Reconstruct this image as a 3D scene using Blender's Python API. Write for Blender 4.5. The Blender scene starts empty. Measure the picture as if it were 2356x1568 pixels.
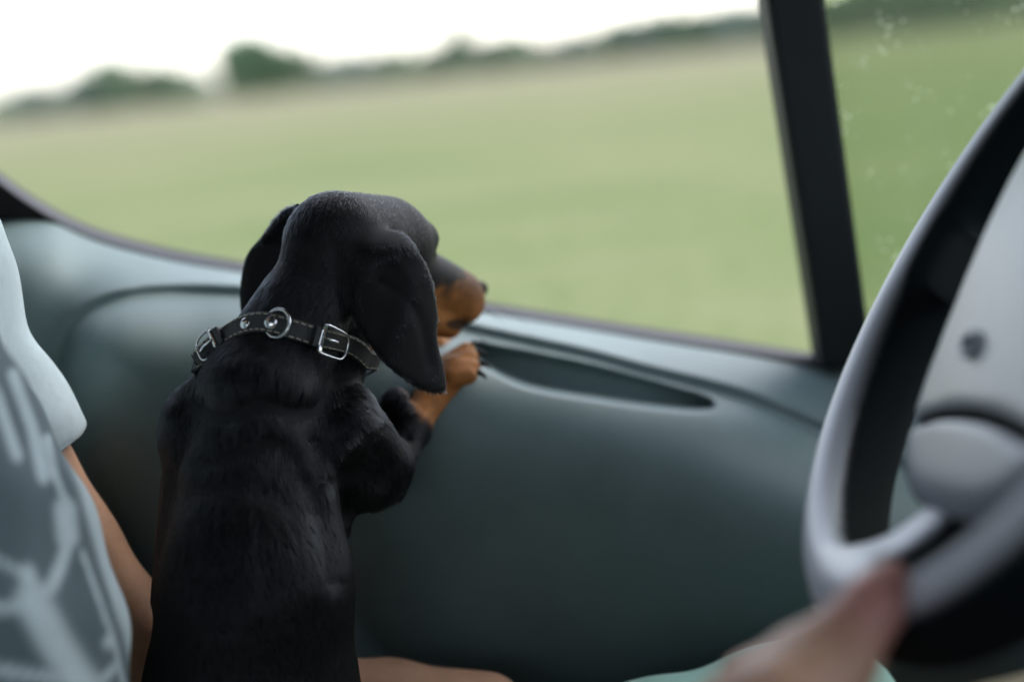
import bpy, bmesh, math, random
import numpy as np
from mathutils import Vector, Matrix
from mathutils.bvhtree import BVHTree

# ------------------------------------------------------------------ camera, sky, sun, exposure
sc = bpy.context.scene
PITCH, ROLL, FPX = math.radians(11.0), math.radians(5.8), 3272.0      # FPX: focal length in pixels of a 2356 px wide frame
CAMZ = 1.25
CAM = np.array([0.0, 0.0, CAMZ])
cf = np.array([0, math.cos(PITCH), -math.sin(PITCH)])
_u0 = np.array([0, math.sin(PITCH), math.cos(PITCH)]); _r0 = np.array([1.0, 0, 0])
cu = _u0 * math.cos(ROLL) + _r0 * math.sin(ROLL)
cr = _r0 * math.cos(ROLL) - _u0 * math.sin(ROLL)
cam_d = bpy.data.cameras.new('camera'); cam = bpy.data.objects.new('camera', cam_d)
sc.collection.objects.link(cam); sc.camera = cam
cam.matrix_world = Matrix(((cr[0], cu[0], -cf[0], 0), (cr[1], cu[1], -cf[1], 0), (cr[2], cu[2], -cf[2], CAMZ), (0, 0, 0, 1)))
cam_d.sensor_width = 36.0; cam_d.lens = 50.0
cam_d.clip_start = 0.05; cam_d.clip_end = 12000
cam_d.dof.use_dof = True; cam_d.dof.focus_distance = 0.915; cam_d.dof.aperture_fstop = 1.8

W = bpy.data.worlds.new('World'); sc.world = W; W.use_nodes = True
SUN_EL, SUN_AZ = math.radians(50), math.radians(56)
wn, wl_ = W.node_tree.nodes, W.node_tree.links
sky = wn.new('ShaderNodeTexSky'); sky.sky_type = 'NISHITA'; sky.sun_disc = False
sky.sun_elevation = SUN_EL; sky.sun_rotation = SUN_AZ; sky.air_density = 1.0; sky.dust_density = 1.5; sky.ozone_density = 1.0
hsv = wn.new('ShaderNodeHueSaturation'); hsv.inputs['Saturation'].default_value = 0.5     # overcast: the blue is mostly gone
wl_.new(sky.outputs[0], hsv.inputs['Color']); wl_.new(hsv.outputs[0], wn['Background'].inputs['Color'])
wn['Background'].inputs['Strength'].default_value = 0.15
sun_d = bpy.data.lights.new('sun', 'SUN'); sun_d.energy = 0.5; sun_d.angle = math.radians(45); sun_d.color = (1.0, 0.96, 0.9)
sun = bpy.data.objects.new('sun', sun_d); sc.collection.objects.link(sun)
_sd = Vector((math.sin(SUN_AZ) * math.cos(SUN_EL), math.cos(SUN_AZ) * math.cos(SUN_EL), math.sin(SUN_EL)))
sun.rotation_euler = (-_sd).to_track_quat('-Z', 'Y').to_euler()
vs = sc.view_settings
vs.view_transform = 'Standard'; vs.look = 'None'; vs.gamma = 1.0; vs.use_curve_mapping = False
vs.exposure = 2.05
sc.cycles.use_denoising = True
sc.cycles.max_bounces = 10; sc.cycles.transparent_max_bounces = 16
sc.cycles.sample_clamp_indirect = 6.0

# ------------------------------------------------------------------ helpers
rng = np.random.default_rng(7); random.seed(7)

def P(px, py, Y):
    """world point(s) on the sight line of pixel (px,py) of a 2356x1568 frame, at lateral distance Y metres"""
    px = np.asarray(px, float); py = np.asarray(py, float); Y = np.asarray(Y, float)
    d = cf + cr * ((px - 1178) / FPX)[..., None] + cu * ((784 - py) / FPX)[..., None]
    return CAM + d * (Y / d[..., 1])[..., None]
def V(px, py, Y): return P(px, py, Y)
def RM(rpx, pt): return rpx * float((np.asarray(pt) - CAM) @ cf) / FPX
def PX(p):
    q = np.asarray(p, float) - CAM; z = q @ cf
    return 1178 + FPX * (q @ cr) / z, 784 - FPX * (q @ cu) / z

def link(o, parent=None):
    sc.collection.objects.link(o)
    if parent is not None: o.parent = parent
    return o
def tag(o, label=None, cat=None, group=None, kind=None):
    if label: o['label'] = label
    if cat: o['category'] = cat
    if group: o['group'] = group
    if kind: o['kind'] = kind
    return o
def empty(name, label=None, cat=None, group=None, loc=(0, 0, 0)):
    o = bpy.data.objects.new(name, None); o.empty_display_size = 0.05; o.location = loc
    return tag(link(o), label, cat, group)
def mesh_obj(name, verts, faces, mat, parent=None, smooth=True):
    me = bpy.data.meshes.new(name)
    me.from_pydata([tuple(v) for v in verts] if not isinstance(verts, np.ndarray) else verts.tolist(), [], faces.tolist() if isinstance(faces, np.ndarray) else faces)
    me.materials.append(mat)
    if smooth: me.polygons.foreach_set('use_smooth', [True] * len(me.polygons))
    me.update()
    return link(bpy.data.objects.new(name, me), parent)
def bm_obj(name, bm, mat, parent=None, smooth=False, bevel=0):
    bmesh.ops.recalc_face_normals(bm, faces=bm.faces)
    me = bpy.data.meshes.new(name); bm.to_mesh(me); bm.free(); me.materials.append(mat)
    if smooth: me.polygons.foreach_set('use_smooth', [True] * len(me.polygons))
    o = link(bpy.data.objects.new(name, me), parent)
    if bevel:
        b = o.modifiers.new('bevel', 'BEVEL'); b.width = bevel; b.segments = 3; b.limit_method = 'ANGLE'
    return o
def hexa(bm, pts):
    v = [bm.verts.new(tuple(p)) for p in pts]
    for f in ((0, 1, 2, 3), (7, 6, 5, 4), (0, 4, 5, 1), (1, 5, 6, 2), (2, 6, 7, 3), (3, 7, 4, 0)): bm.faces.new([v[i] for i in f])
def box(bm, a, b):
    (x0, y0, z0), (x1, y1, z1) = a, b
    hexa(bm, [(x0, y0, z0), (x1, y0, z0), (x1, y1, z0), (x0, y1, z0), (x0, y0, z1), (x1, y0, z1), (x1, y1, z1), (x0, y1, z1)])
def smooth_path(pts, n):
    pts = np.asarray(pts, float); m = len(pts)
    t = np.linspace(0, m - 1, n); i = np.clip(t.astype(int), 0, m - 2); f = (t - i)[:, None]
    p0 = pts[np.clip(i - 1, 0, m - 1)]; p1 = pts[i]; p2 = pts[i + 1]; p3 = pts[np.clip(i + 2, 0, m - 1)]
    return 0.5 * (2 * p1 + (p2 - p0) * f + (2 * p0 - 5 * p1 + 4 * p2 - p3) * f ** 2 + (3 * p1 - p0 - 3 * p2 + p3) * f ** 3)
def tube(name, path, rad, mat, parent=None, seg=10, closed=False, flat=None):
    """tube along a path (n,3); rad scalar or array"""
    path = np.asarray(path, float); n = len(path); rad = np.broadcast_to(np.asarray(rad, float), (n,))
    tan = np.gradient(path, axis=0)
    if closed: tan = np.roll(path, -1, 0) - np.roll(path, 1, 0)
    tan /= np.linalg.norm(tan, axis=1)[:, None]
    a = np.array([0, 0, 1.0]); 
    if abs(tan[0] @ a) > 0.9: a = np.array([1.0, 0, 0])
    N = []; nn = np.cross(tan[0], a); nn /= np.linalg.norm(nn)
    for k in range(n):
        nn = nn - tan[k] * (nn @ tan[k]); nn /= np.linalg.norm(nn); N.append(nn)
    N = np.array(N); B = np.cross(tan, N)
    an = np.linspace(0, 2 * np.pi, seg, endpoint=False)
    vv = path[:, None] + rad[:, None, None] * (np.cos(an)[None, :, None] * N[:, None] + np.sin(an)[None, :, None] * B[:, None])
    verts = vv.reshape(-1, 3); F = []
    for k in range(n if closed else n - 1):
        k2 = (k + 1) % n
        for j in range(seg):
            j2 = (j + 1) % seg
            F.append((k * seg + j, k2 * seg + j, k2 * seg + j2, k * seg + j2))
    if not closed: F += [tuple(range(seg))[::-1], tuple(range((n - 1) * seg, n * seg))]
    return mesh_obj(name, verts, F, mat, parent)
def strip(name, A, B_, mat, parent=None, thick=None):
    """sheet between two paths of equal length, optionally thickened by vector"""
    n = len(A); verts = np.concatenate([A, B_]); F = [(i, i + 1, n + i + 1, n + i) for i in range(n - 1)]
    o = mesh_obj(name, verts, F, mat, parent)
    if thick:
        s = o.modifiers.new('solid', 'SOLIDIFY'); s.thickness = thick; s.offset = 0
    return o

# materials ---------------------------------------------------------
def mat(name, col, rough=0.6, metal=0.0, spec=0.5, var=0.0, vscale=8.0, bump=0.0, bscale=200.0, coat=0.0, attr=None, sss=0.0, sheen=0.0, col2=None):
    m = bpy.data.materials.new(name); m.use_nodes = True
    nt = m.node_tree; b = nt.nodes['Principled BSDF']
    b.inputs['Base Color'].default_value = (*col, 1); b.inputs['Roughness'].default_value = rough
    b.inputs['Metallic'].default_value = metal; b.inputs['Specular IOR Level'].default_value = spec
    if coat: b.inputs['Coat Weight'].default_value = coat
    if sss: b.inputs['Subsurface Weight'].default_value = sss; b.inputs['Subsurface Radius'].default_value = (0.01, 0.004, 0.002); b.inputs['Subsurface Scale'].default_value = 0.5
    if sheen: b.inputs['Sheen Weight'].default_value = sheen
    tc = nt.nodes.new('ShaderNodeTexCoord')
    src = None
    if attr:
        a = nt.nodes.new('ShaderNodeAttribute'); a.attribute_name = attr; src = a.outputs['Color']
    if var or col2:
        nz = nt.nodes.new('ShaderNodeTexNoise'); nz.inputs['Scale'].default_value = vscale; nz.inputs['Detail'].default_value = 6; nz.inputs['Roughness'].default_value = 0.65
        nt.links.new(tc.outputs['Object'], nz.inputs['Vector'])
        cr_ = nt.nodes.new('ShaderNodeValToRGB'); cr_.color_ramp.elements[0].position = 0.3; cr_.color_ramp.elements[1].position = 0.7
        lo = col2 if col2 else tuple(c * (1 - var) for c in col)
        hi = col if col2 else tuple(min(1, c * (1 + var)) for c in col)
        if src is not None: lo, hi = (1 - var,) * 3, (1 + var,) * 3
        cr_.color_ramp.elements[0].color = (*lo, 1); cr_.color_ramp.elements[1].color = (*hi, 1)
        nt.links.new(nz.outputs['Fac'], cr_.inputs['Fac'])
        if src is not None:
            mx = nt.nodes.new('ShaderNodeMix'); mx.data_type = 'RGBA'; mx.blend_type = 'MULTIPLY'; mx.inputs['Factor'].default_value = 1
            nt.links.new(src, mx.inputs[6]); nt.links.new(cr_.outputs['Color'], mx.inputs[7]); src = mx.outputs[2]
        else: src = cr_.outputs['Color']
    if src is not None: nt.links.new(src, b.inputs['Base Color'])
    if bump:
        nb = nt.nodes.new('ShaderNodeTexNoise'); nb.inputs['Scale'].default_value = bscale; nb.inputs['Detail'].default_value = 3
        nt.links.new(tc.outputs['Object'], nb.inputs['Vector'])
        bp = nt.nodes.new('ShaderNodeBump'); bp.inputs['Strength'].default_value = bump; bp.inputs['Distance'].default_value = 0.002
        nt.links.new(nb.outputs['Fac'], bp.inputs['Height']); nt.links.new(bp.outputs[0], b.inputs['Normal'])
    return m

M = {}
M['door'] = mat('door_plastic', (0.122, 0.172, 0.170), 0.52, spec=0.27, var=0.10, vscale=14, bump=0.10, bscale=900)
M['dash'] = mat('dash_plastic', (0.05, 0.065, 0.068), 0.5, var=0.10, vscale=12, bump=0.2, bscale=500)
M['black_plastic'] = mat('black_plastic', (0.012, 0.016, 0.017), 0.45, var=0.2, vscale=20)
M['pillar'] = mat('pillar_plastic', (0.005, 0.009, 0.010), 0.55, spec=.25, var=0.15, vscale=12, bump=0.1, bscale=700)
M['seal'] = mat('seal_rubber', (0.075, 0.078, 0.090), 0.7, spec=.2, var=0.1, vscale=30)
M['outer_seal'] = mat('outer_seal_rubber', (0.075, 0.075, 0.062), 0.8, spec=.1, var=0.15, vscale=30)
M['gap'] = mat('dark_rubber', (0.006, 0.007, 0.007), 0.8)
M['paint'] = mat('car_paint', (0.10, 0.13, 0.16), 0.25, coat=0.6, var=0.05)
M['fabric'] = mat('seat_fabric', (0.03, 0.035, 0.04), 0.95, var=0.25, vscale=40, bump=0.3, bscale=900)
M['headliner'] = mat('headliner_felt', (0.06, 0.065, 0.07), 0.95, var=0.1, vscale=60)
M['carpet'] = mat('floor_carpet', (0.02, 0.022, 0.025), 1.0, var=0.3, vscale=60)
M['wheel'] = mat('wheel_plastic', (0.52, 0.54, 0.59), 0.40, spec=0.6, var=0.06, vscale=20, bump=0.08, bscale=700)
M['grip'] = mat('black_grip', (0.006, 0.010, 0.011), 0.30, spec=0.22, var=0.2, vscale=30)
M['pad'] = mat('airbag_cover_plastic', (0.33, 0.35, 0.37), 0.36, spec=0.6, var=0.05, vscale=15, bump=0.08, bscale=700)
def two_tone_shade(m_):  # blackens by attribute, which carries the grip and painted shade
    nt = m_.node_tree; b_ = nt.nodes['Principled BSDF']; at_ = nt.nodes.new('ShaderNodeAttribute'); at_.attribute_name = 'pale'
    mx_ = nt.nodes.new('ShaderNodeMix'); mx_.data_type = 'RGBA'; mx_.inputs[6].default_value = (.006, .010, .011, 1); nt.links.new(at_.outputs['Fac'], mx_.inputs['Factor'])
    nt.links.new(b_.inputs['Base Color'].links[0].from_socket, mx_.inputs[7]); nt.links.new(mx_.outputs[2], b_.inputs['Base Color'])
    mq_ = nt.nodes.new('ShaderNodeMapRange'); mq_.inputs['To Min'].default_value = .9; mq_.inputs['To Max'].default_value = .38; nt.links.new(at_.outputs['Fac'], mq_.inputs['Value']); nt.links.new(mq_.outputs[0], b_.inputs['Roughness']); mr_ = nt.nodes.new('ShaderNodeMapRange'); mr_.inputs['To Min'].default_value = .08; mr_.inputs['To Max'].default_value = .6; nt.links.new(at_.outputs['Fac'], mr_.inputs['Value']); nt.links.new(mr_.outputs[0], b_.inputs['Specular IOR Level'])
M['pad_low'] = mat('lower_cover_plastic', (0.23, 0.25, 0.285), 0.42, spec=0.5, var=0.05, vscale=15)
two_tone_shade(M['wheel']); two_tone_shade(M['pad']); two_tone_shade(M['pad_low'])
M['emblem'] = mat('emblem_grey', (0.10, 0.12, 0.16), 0.35, metal=0.5)
M['leather'] = mat('black_leather', (0.010, 0.014, 0.016), 0.42, spec=0.5, var=0.5, vscale=160, bump=0.5, bscale=1400)
M['thread'] = mat('cream_thread', (0.36, 0.33, 0.25), 0.8, var=0.2, vscale=400)
M['chrome'] = mat('nickel', (0.62, 0.63, 0.63), 0.24, metal=1.0, var=0.06, vscale=300)
M['skin'] = mat('skin', (0.50, 0.29, 0.21), 0.5, attr='col', var=0.15, vscale=30, bump=0.15, bscale=500, sss=0.12)
M['shirt'] = mat('tshirt_cotton', (0.6, 0.7, 0.72), 0.95, attr='col', var=0.06, vscale=120, bump=0.25, bscale=1200, sheen=0.2)
M['shorts'] = mat('mint_cotton', (0.26, 0.48, 0.42), 0.95, var=0.08, vscale=60, bump=0.3, bscale=1500, sheen=0.2)
M['hair'] = mat('brown_hair', (0.03, 0.018, 0.01), 0.6, var=0.4, vscale=120, bump=0.6, bscale=400)
M['claw'] = mat('claw_horn', (0.004, 0.005, 0.006), 0.6, spec=.12)
M['nose'] = mat('nose_skin', (0.006, 0.006, 0.007), 0.28, bump=0.5, bscale=1500)
M['eye'] = mat('eye_gloss', (0.012, 0.006, 0.003), 0.05)
M['dog_skin'] = mat('dog_skin', (0.01, 0.01, 0.01), 0.7, spec=0.25, attr='col', var=0.15, vscale=150)

# signed distance fields -> surface ---------------------------------
class Field:
    def __init__(s, lo, hi, res):
        s.lo = np.asarray(lo, float); s.res = res
        s.n = np.ceil((np.asarray(hi) - s.lo) / res).astype(int) + 1
        s.v = np.full(s.n, 10.0, np.float32)
        s.ax = [(s.lo[i] + np.arange(s.n[i]) * res).astype(np.float32) for i in range(3)]
    def sub(s, lo, hi):
        i0 = np.clip(np.floor((lo - s.lo) / s.res).astype(int), 0, s.n); i1 = np.clip(np.ceil((hi - s.lo) / s.res).astype(int) + 1, 0, s.n)
        sl = tuple(slice(a, b) for a, b in zip(i0, i1))
        X = s.ax[0][sl[0]][:, None, None]; Y = s.ax[1][sl[1]][None, :, None]; Z = s.ax[2][sl[2]][None, None, :]
        return sl, X, Y, Z
    def union(s, sl, d, k):
        a = s.v[sl]
        if k > 0:
            h = np.maximum(k - np.abs(a - d), 0) / k; s.v[sl] = np.minimum(a, d) - h * h * k * 0.25
        else: s.v[sl] = np.minimum(a, d)
    def cut(s, sl, d, k=0.004):            # subtract d
        a = s.v[sl]; b = -d
        h = np.maximum(k - np.abs(a - b), 0) / k; s.v[sl] = np.maximum(a, b) + h * h * k * 0.25
    def cap(s, a, b, ra, rb, k=0.01, cut=False):
        a = np.asarray(a, float); b = np.asarray(b, float); m = max(ra, rb) + max(k, 0) + 4 * s.res
        sl, X, Y, Z = s.sub(np.minimum(a, b) - m, np.maximum(a, b) + m)
        ab = b - a; L2 = max(ab @ ab, 1e-12)
        t = np.clip(((X - a[0]) * ab[0] + (Y - a[1]) * ab[1] + (Z - a[2]) * ab[2]) / L2, 0, 1)
        d = np.sqrt((X - a[0] - t * ab[0]) ** 2 + (Y - a[1] - t * ab[1]) ** 2 + (Z - a[2] - t * ab[2]) ** 2) - (ra + (rb - ra) * t)
        (s.cut if cut else s.union)(sl, d.astype(np.float32), k)
    def ell(s, c, R, ax=None, k=0.01, cut=False):
        c = np.asarray(c, float); R = np.asarray(R, float); m = R.max() + k + 4 * s.res
        sl, X, Y, Z = s.sub(c - m, c + m)
        ax = np.eye(3) if ax is None else np.asarray(ax, float)
        q = [((X - c[0]) * ax[i][0] + (Y - c[1]) * ax[i][1] + (Z - c[2]) * ax[i][2]) for i in range(3)]
        k0 = np.sqrt(sum((q[i] / R[i]) ** 2 for i in range(3))); k1 = np.sqrt(sum((q[i] / R[i] ** 2) ** 2 for i in range(3)))
        d = k0 * (k0 - 1) / np.maximum(k1, 1e-6)
        (s.cut if cut else s.union)(sl, d.astype(np.float32), k)
    def halfspace_cut(s, p, n, lo, hi, k=0.002):        # remove the side n points to, inside a box
        sl, X, Y, Z = s.sub(np.asarray(lo), np.asarray(hi))
        d = -((X - p[0]) * n[0] + (Y - p[1]) * n[1] + (Z - p[2]) * n[2])
        s.cut(sl, np.broadcast_to(d, s.v[sl].shape).astype(np.float32), k)
    def mesh(s, smooth=2):
        v = s.v; ins = v < 0
        c = ins[:-1, :-1, :-1].astype(np.int8)
        cnt = np.zeros(tuple(s.n - 1), np.int8)
        for dx in (0, 1):
            for dy in (0, 1):
                for dz in (0, 1):
                    cnt += ins[dx:s.n[0] - 1 + dx, dy:s.n[1] - 1 + dy, dz:s.n[2] - 1 + dz]
        act = (cnt > 0) & (cnt < 8); idx = np.argwhere(act)
        num = np.full(act.shape, -1, np.int64); num[act] = np.arange(len(idx))
        corner = np.array([(dx, dy, dz) for dx in (0, 1) for dy in (0, 1) for dz in (0, 1)])
        cv = np.stack([v[idx[:, 0] + a, idx[:, 1] + b, idx[:, 2] + c_] for a, b, c_ in corner], 1)
        acc = np.zeros((len(idx), 3)); w = np.zeros(len(idx))
        for i in range(8):
            for j in range(i + 1, 8):
                if abs(corner[i] - corner[j]).sum() == 1:
                    a, b = cv[:, i], cv[:, j]; m = (a < 0) != (b < 0)
                    t = np.where(m, a / np.where(m, a - b, 1), 0)
                    acc += np.where(m[:, None], corner[i] + t[:, None] * (corner[j] - corner[i]), 0); w += m
        V_ = s.lo + (idx + acc / w[:, None]) * s.res
        F = []
        for ax in range(3):
            o = [i for i in range(3) if i != ax]
            a = np.take(ins, range(0, s.n[ax] - 1), ax); b = np.take(ins, range(1, s.n[ax]), ax)
            ed = np.argwhere(a != b)
            ok = (ed[:, o[0]] > 0) & (ed[:, o[1]] > 0) & (ed[:, o[0]] < s.n[o[0]] - 1) & (ed[:, o[1]] < s.n[o[1]] - 1)
            ed = ed[ok]; sgn = a[tuple(ed.T)]
            q = []
            for d0, d1 in ((0, 0), (1, 0), (1, 1), (0, 1)):
                e = ed.copy(); e[:, o[0]] -= d0; e[:, o[1]] -= d1; q.append(num[tuple(e.T)])
            q = np.stack(q, 1)
            flip = sgn if ax != 1 else ~sgn
            q[~flip] = q[~flip][:, ::-1]
            F.append(q)
        F = np.concatenate(F)
        for _ in range(smooth):
            acc = np.zeros_like(V_); w = np.zeros(len(V_))
            for i in range(4):
                np.add.at(acc, F[:, i], V_[F[:, (i + 1) % 4]] + V_[F[:, (i - 1) % 4]]); np.add.at(w, F[:, i], 2)
            V_ = V_ * 0.4 + 0.6 * acc / np.maximum(w, 1)[:, None]
        return V_, F
def set_col(o, cols, name='col'):
    at = o.data.attributes.new(name, 'FLOAT_COLOR', 'POINT')
    c4 = np.ones((len(cols), 4), np.float32); c4[:, :3] = cols; at.data.foreach_set('color', c4.ravel())
def poly_sd(px, py, poly):
    """signed distance (negative inside) of points to a closed polygon, all in pixels"""
    poly = np.asarray(poly, np.float32); px = np.asarray(px, np.float32); py = np.asarray(py, np.float32)
    d = np.full(px.shape, 1e9, np.float32); ins = np.zeros(px.shape, bool)
    for (x0, y0), (x1, y1) in zip(poly, np.roll(poly, -1, 0)):
        ex, ey = x1 - x0, y1 - y0
        t = np.clip(((px - x0) * ex + (py - y0) * ey) / (ex * ex + ey * ey + 1e-9), 0, 1)
        d = np.minimum(d, (px - x0 - t * ex) ** 2 + (py - y0 - t * ey) ** 2)
        if ey != 0: ins ^= ((y0 > py) != (y1 > py)) & (px < (x1 - x0) * (py - y0) / (ey if ey else 1) + x0)
    d = np.sqrt(d); return np.where(ins, -d, d)
def sstep(a, b, x):
    t = np.clip((x - a) / (b - a), 0, 1); return t * t * (3 - 2 * t)

# ------------------------------------------------------------------ ground: meadow to the horizon
def field_material():
    m = bpy.data.materials.new('meadow'); m.use_nodes = True; nt = m.node_tree; b = nt.nodes['Principled BSDF']
    b.inputs['Roughness'].default_value = 1.0; b.inputs['Specular IOR Level'].default_value = 0.0
    tc = nt.nodes.new('ShaderNodeTexCoord')
    mp = nt.nodes.new('ShaderNodeMapping'); mp.inputs['Scale'].default_value = (0.05, 0.11, 1); nt.links.new(tc.outputs['Object'], mp.inputs['Vector'])
    n1 = nt.nodes.new('ShaderNodeTexNoise'); n1.inputs['Scale'].default_value = 4.0; n1.inputs['Detail'].default_value = 7; n1.inputs['Roughness'].default_value = 0.6
    nt.links.new(mp.outputs[0], n1.inputs['Vector'])
    r1 = nt.nodes.new('ShaderNodeValToRGB'); r1.color_ramp.elements[0].position = 0.34; r1.color_ramp.elements[1].position = 0.68
    r1.color_ramp.elements[0].color = (0.116, 0.156, 0.064, 1); r1.color_ramp.elements[1].color = (0.196, 0.202, 0.112, 1)
    nt.links.new(n1.outputs['Fac'], r1.inputs['Fac'])
    n2 = nt.nodes.new('ShaderNodeTexNoise'); n2.inputs['Scale'].default_value = 6.0; n2.inputs['Detail'].default_value = 8; nt.links.new(tc.outputs['Object'], n2.inputs['Vector'])
    r2 = nt.nodes.new('ShaderNodeValToRGB'); r2.color_ramp.elements[0].position = 0.3; r2.color_ramp.elements[1].position = 0.7
    r2.color_ramp.elements[0].color = (0.72, 0.78, 0.7, 1); r2.color_ramp.elements[1].color = (1.2, 1.15, 1.2, 1); nt.links.new(n2.outputs['Fac'], r2.inputs['Fac'])
    mx = nt.nodes.new('ShaderNodeMix'); mx.data_type = 'RGBA'; mx.blend_type = 'MULTIPLY'; mx.inputs['Factor'].default_value = 1
    nt.links.new(r1.outputs[0], mx.inputs[6]); nt.links.new(r2.outputs[0], mx.inputs[7])
    # drier, straw-coloured grass in the far part of the meadow
    sp = nt.nodes.new('ShaderNodeSeparateXYZ'); nt.links.new(tc.outputs['Object'], sp.inputs[0])
    ad = nt.nodes.new('ShaderNodeMath'); ad.operation = 'MULTIPLY_ADD'; ad.inputs[1].default_value = 30.0
    nt.links.new(n1.outputs['Fac'], ad.inputs[0]); nt.links.new(sp.outputs['Y'], ad.inputs[2])
    mr = nt.nodes.new('ShaderNodeMapRange'); mr.inputs['From Min'].default_value = 20; mr.inputs['From Max'].default_value = 110; nt.links.new(ad.outputs[0], mr.inputs['Value'])
    mx2 = nt.nodes.new('ShaderNodeMix'); mx2.data_type = 'RGBA'; mx2.inputs[7].default_value = (0.205, 0.195, 0.130, 1)
    nt.links.new(mr.outputs[0], mx2.inputs['Factor']); nt.links.new(mx.outputs[2], mx2.inputs[6])
    nt.links.new(mx2.outputs[2], b.inputs['Base Color'])
    bp = nt.nodes.new('ShaderNodeBump'); bp.inputs['Strength'].default_value = 0.5; bp.inputs['Distance'].default_value = 0.1; nt.links.new(n2.outputs['Fac'], bp.inputs['Height']); nt.links.new(bp.outputs[0], b.inputs['Normal'])
    return m
bm = bmesh.new()
ringr = [0.0, 6, 15, 40, 100, 300, 1000, 4000]; prev = None
for r_ in ringr:
    cur = [bm.verts.new((r_ * math.cos(2 * math.pi * k / 48), r_ * math.sin(2 * math.pi * k / 48), 0)) for k in range(48)] if r_ else [bm.verts.new((0, 0, 0))]
    if prev:
        for k in range(48):
            if len(prev) == 1: bm.faces.new((prev[0], cur[k], cur[(k + 1) % 48]))
            else: bm.faces.new((prev[k], cur[k], cur[(k + 1) % 48], prev[(k + 1) % 48]))
    prev = cur
g = bm_obj('meadow_ground', bm, field_material()); g['kind'] = 'structure'

# trees at the far edge ------------------------------------------------
def leaf_mat(name, c):
    return mat(name, c, 0.8, spec=0.1, var=0.35, vscale=1.2)
LEAF = [leaf_mat('leaf_dark', (0.125, 0.195, 0.115)), leaf_mat('leaf_mid', (0.18, 0.245, 0.16)), leaf_mat('leaf_grey', (0.24, 0.295, 0.24))]  # leaf colours lightened in place of haze over the distance
BARK = mat('bark', (0.09, 0.07, 0.05), 0.9, var=0.3, vscale=4, bump=0.5, bscale=20)
def crown_mesh(kind, seed, nleaf=2600):
    r = np.random.default_rng(seed); lobes = []
    if kind == 'round': lobes = [((0, 0, .58), .34)] + [((.34 * math.cos(a), .34 * math.sin(a), .42 + .25 * r.random()), .17 + .08 * r.random()) for a in r.random(9) * 6.28]
    elif kind == 'spire': lobes = [((0.03 * r.normal(), 0.03 * r.normal(), .22 + .1 * i), .23 * (1 - .105 * i)) for i in range(8)]
    else: lobes = [((.5 * (r.random() - .5) * 2, .35 * (r.random() - .5) * 2, .3 + .25 * r.random()), .22 + .14 * r.random()) for i in range(10)]
    C = np.array([l[0] for l in lobes]); R = np.array([l[1] for l in lobes])
    pick = r.choice(len(lobes), nleaf, p=R ** 2 / (R ** 2).sum())
    d = r.normal(size=(nleaf, 3)); d /= np.linalg.norm(d, axis=1)[:, None]
    p = C[pick] + d * (R[pick] * (0.55 + 0.5 * r.random(nleaf)))[:, None]; low = r.random(nleaf) < .22; p[low, 2] *= .45; p[:, 2] = np.maximum(p[:, 2], .10)
    a = r.normal(size=(nleaf, 3)); b = r.normal(size=(nleaf, 3)); a /= np.linalg.norm(a, axis=1)[:, None]; b -= a * (a * b).sum(1)[:, None]; b /= np.linalg.norm(b, axis=1)[:, None]
    s = (0.04 + 0.04 * r.random(nleaf))[:, None]
    v = np.stack([p - a * s, p + b * s * .6, p + a * s, p - b * s * .6], 1).reshape(-1, 3)
    f = np.arange(nleaf * 4).reshape(-1, 4)
    me = bpy.data.meshes.new('crown'); me.from_pydata(v.tolist(), [], f.tolist()); return me
CROWN = {}
for k_, kd in enumerate(('round', 'round', 'bush', 'bush', 'spire')): CROWN[k_] = crown_mesh(kd, 11 + k_)
def trunk_mesh():
    bm = bmesh.new(); pr = None
    for z, r_, dx in ((-.02, .045, 0), (.05, .032, 0), (.2, .026, .01), (.4, .018, .0), (.62, .008, .02)):
        c = [bm.verts.new((dx + r_ * math.cos(a * math.pi / 4), r_ * math.sin(a * math.pi / 4), z)) for a in range(8)]
        if pr:
            for j in range(8): bm.faces.new((pr[j], pr[(j + 1) % 8], c[(j + 1) % 8], c[j]))
        pr = c
    for a in (0.4, 2.3, 4.4):
        b0 = Vector((0, 0, .25 + .03 * a)); e = b0 + Vector((.22 * math.cos(a), .22 * math.sin(a), .2))
        v = [bm.verts.new(b0 + Vector(o)) for o in ((.012, 0, -.012), (-.006, .011, .006), (-.006, -.011, .006))] ; t = bm.verts.new(e)
        for j in range(3): bm.faces.new((v[j], v[(j + 1) % 3], t))
    me = bpy.data.meshes.new('trunk'); bm.to_mesh(me); bm.free(); me.materials.append(BARK); return me
TRUNK = trunk_mesh()
CM = {}
def tree(name, px, Y, h_px, w_px, kind, leaf, label, group=None, sink=0.0):
    hor = 784 + FPX * math.tan(-PITCH) / 1.0 - (px - 1178) * math.tan(ROLL)
    p = P(px, hor, Y); sc_h = h_px * Y / FPX * 1.7; sc_w = w_px * Y / FPX * 1.04
    e = empty(name, label, 'tree' if 'tree' in name else 'shrub', group, (p[0], p[1], -sink))
    e.rotation_euler = (0, 0, random.random() * 6.28)
    key = (kind, leaf)
    if key not in CM:
        me = CROWN[kind].copy(); me.materials.append(LEAF[leaf]); CM[key] = me
    ext = {0: 1.0, 1: 1.0, 2: 1.35, 3: 1.35, 4: .55}[kind]
    c = link(bpy.data.objects.new('crown', CM[key]), e); t = link(bpy.data.objects.new('trunk', TRUNK), e)
    c.location = (0, 0, -.10 * sc_h); c.scale = (sc_w / ext, sc_w / ext, sc_h / (.98 if kind < 4 else 1.0)); t.scale = (sc_h * .8,) * 3
    return e
D0 = 230
tree('shrub_tree', 88, D0, 66, 105, 2, 2, 'small grey-green shrub at the far left end of the tree line')
tree('shrub_tree', 205, D0, 76, 110, 3, 2, 'pale grey shrub left of the wide domed bush')
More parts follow.
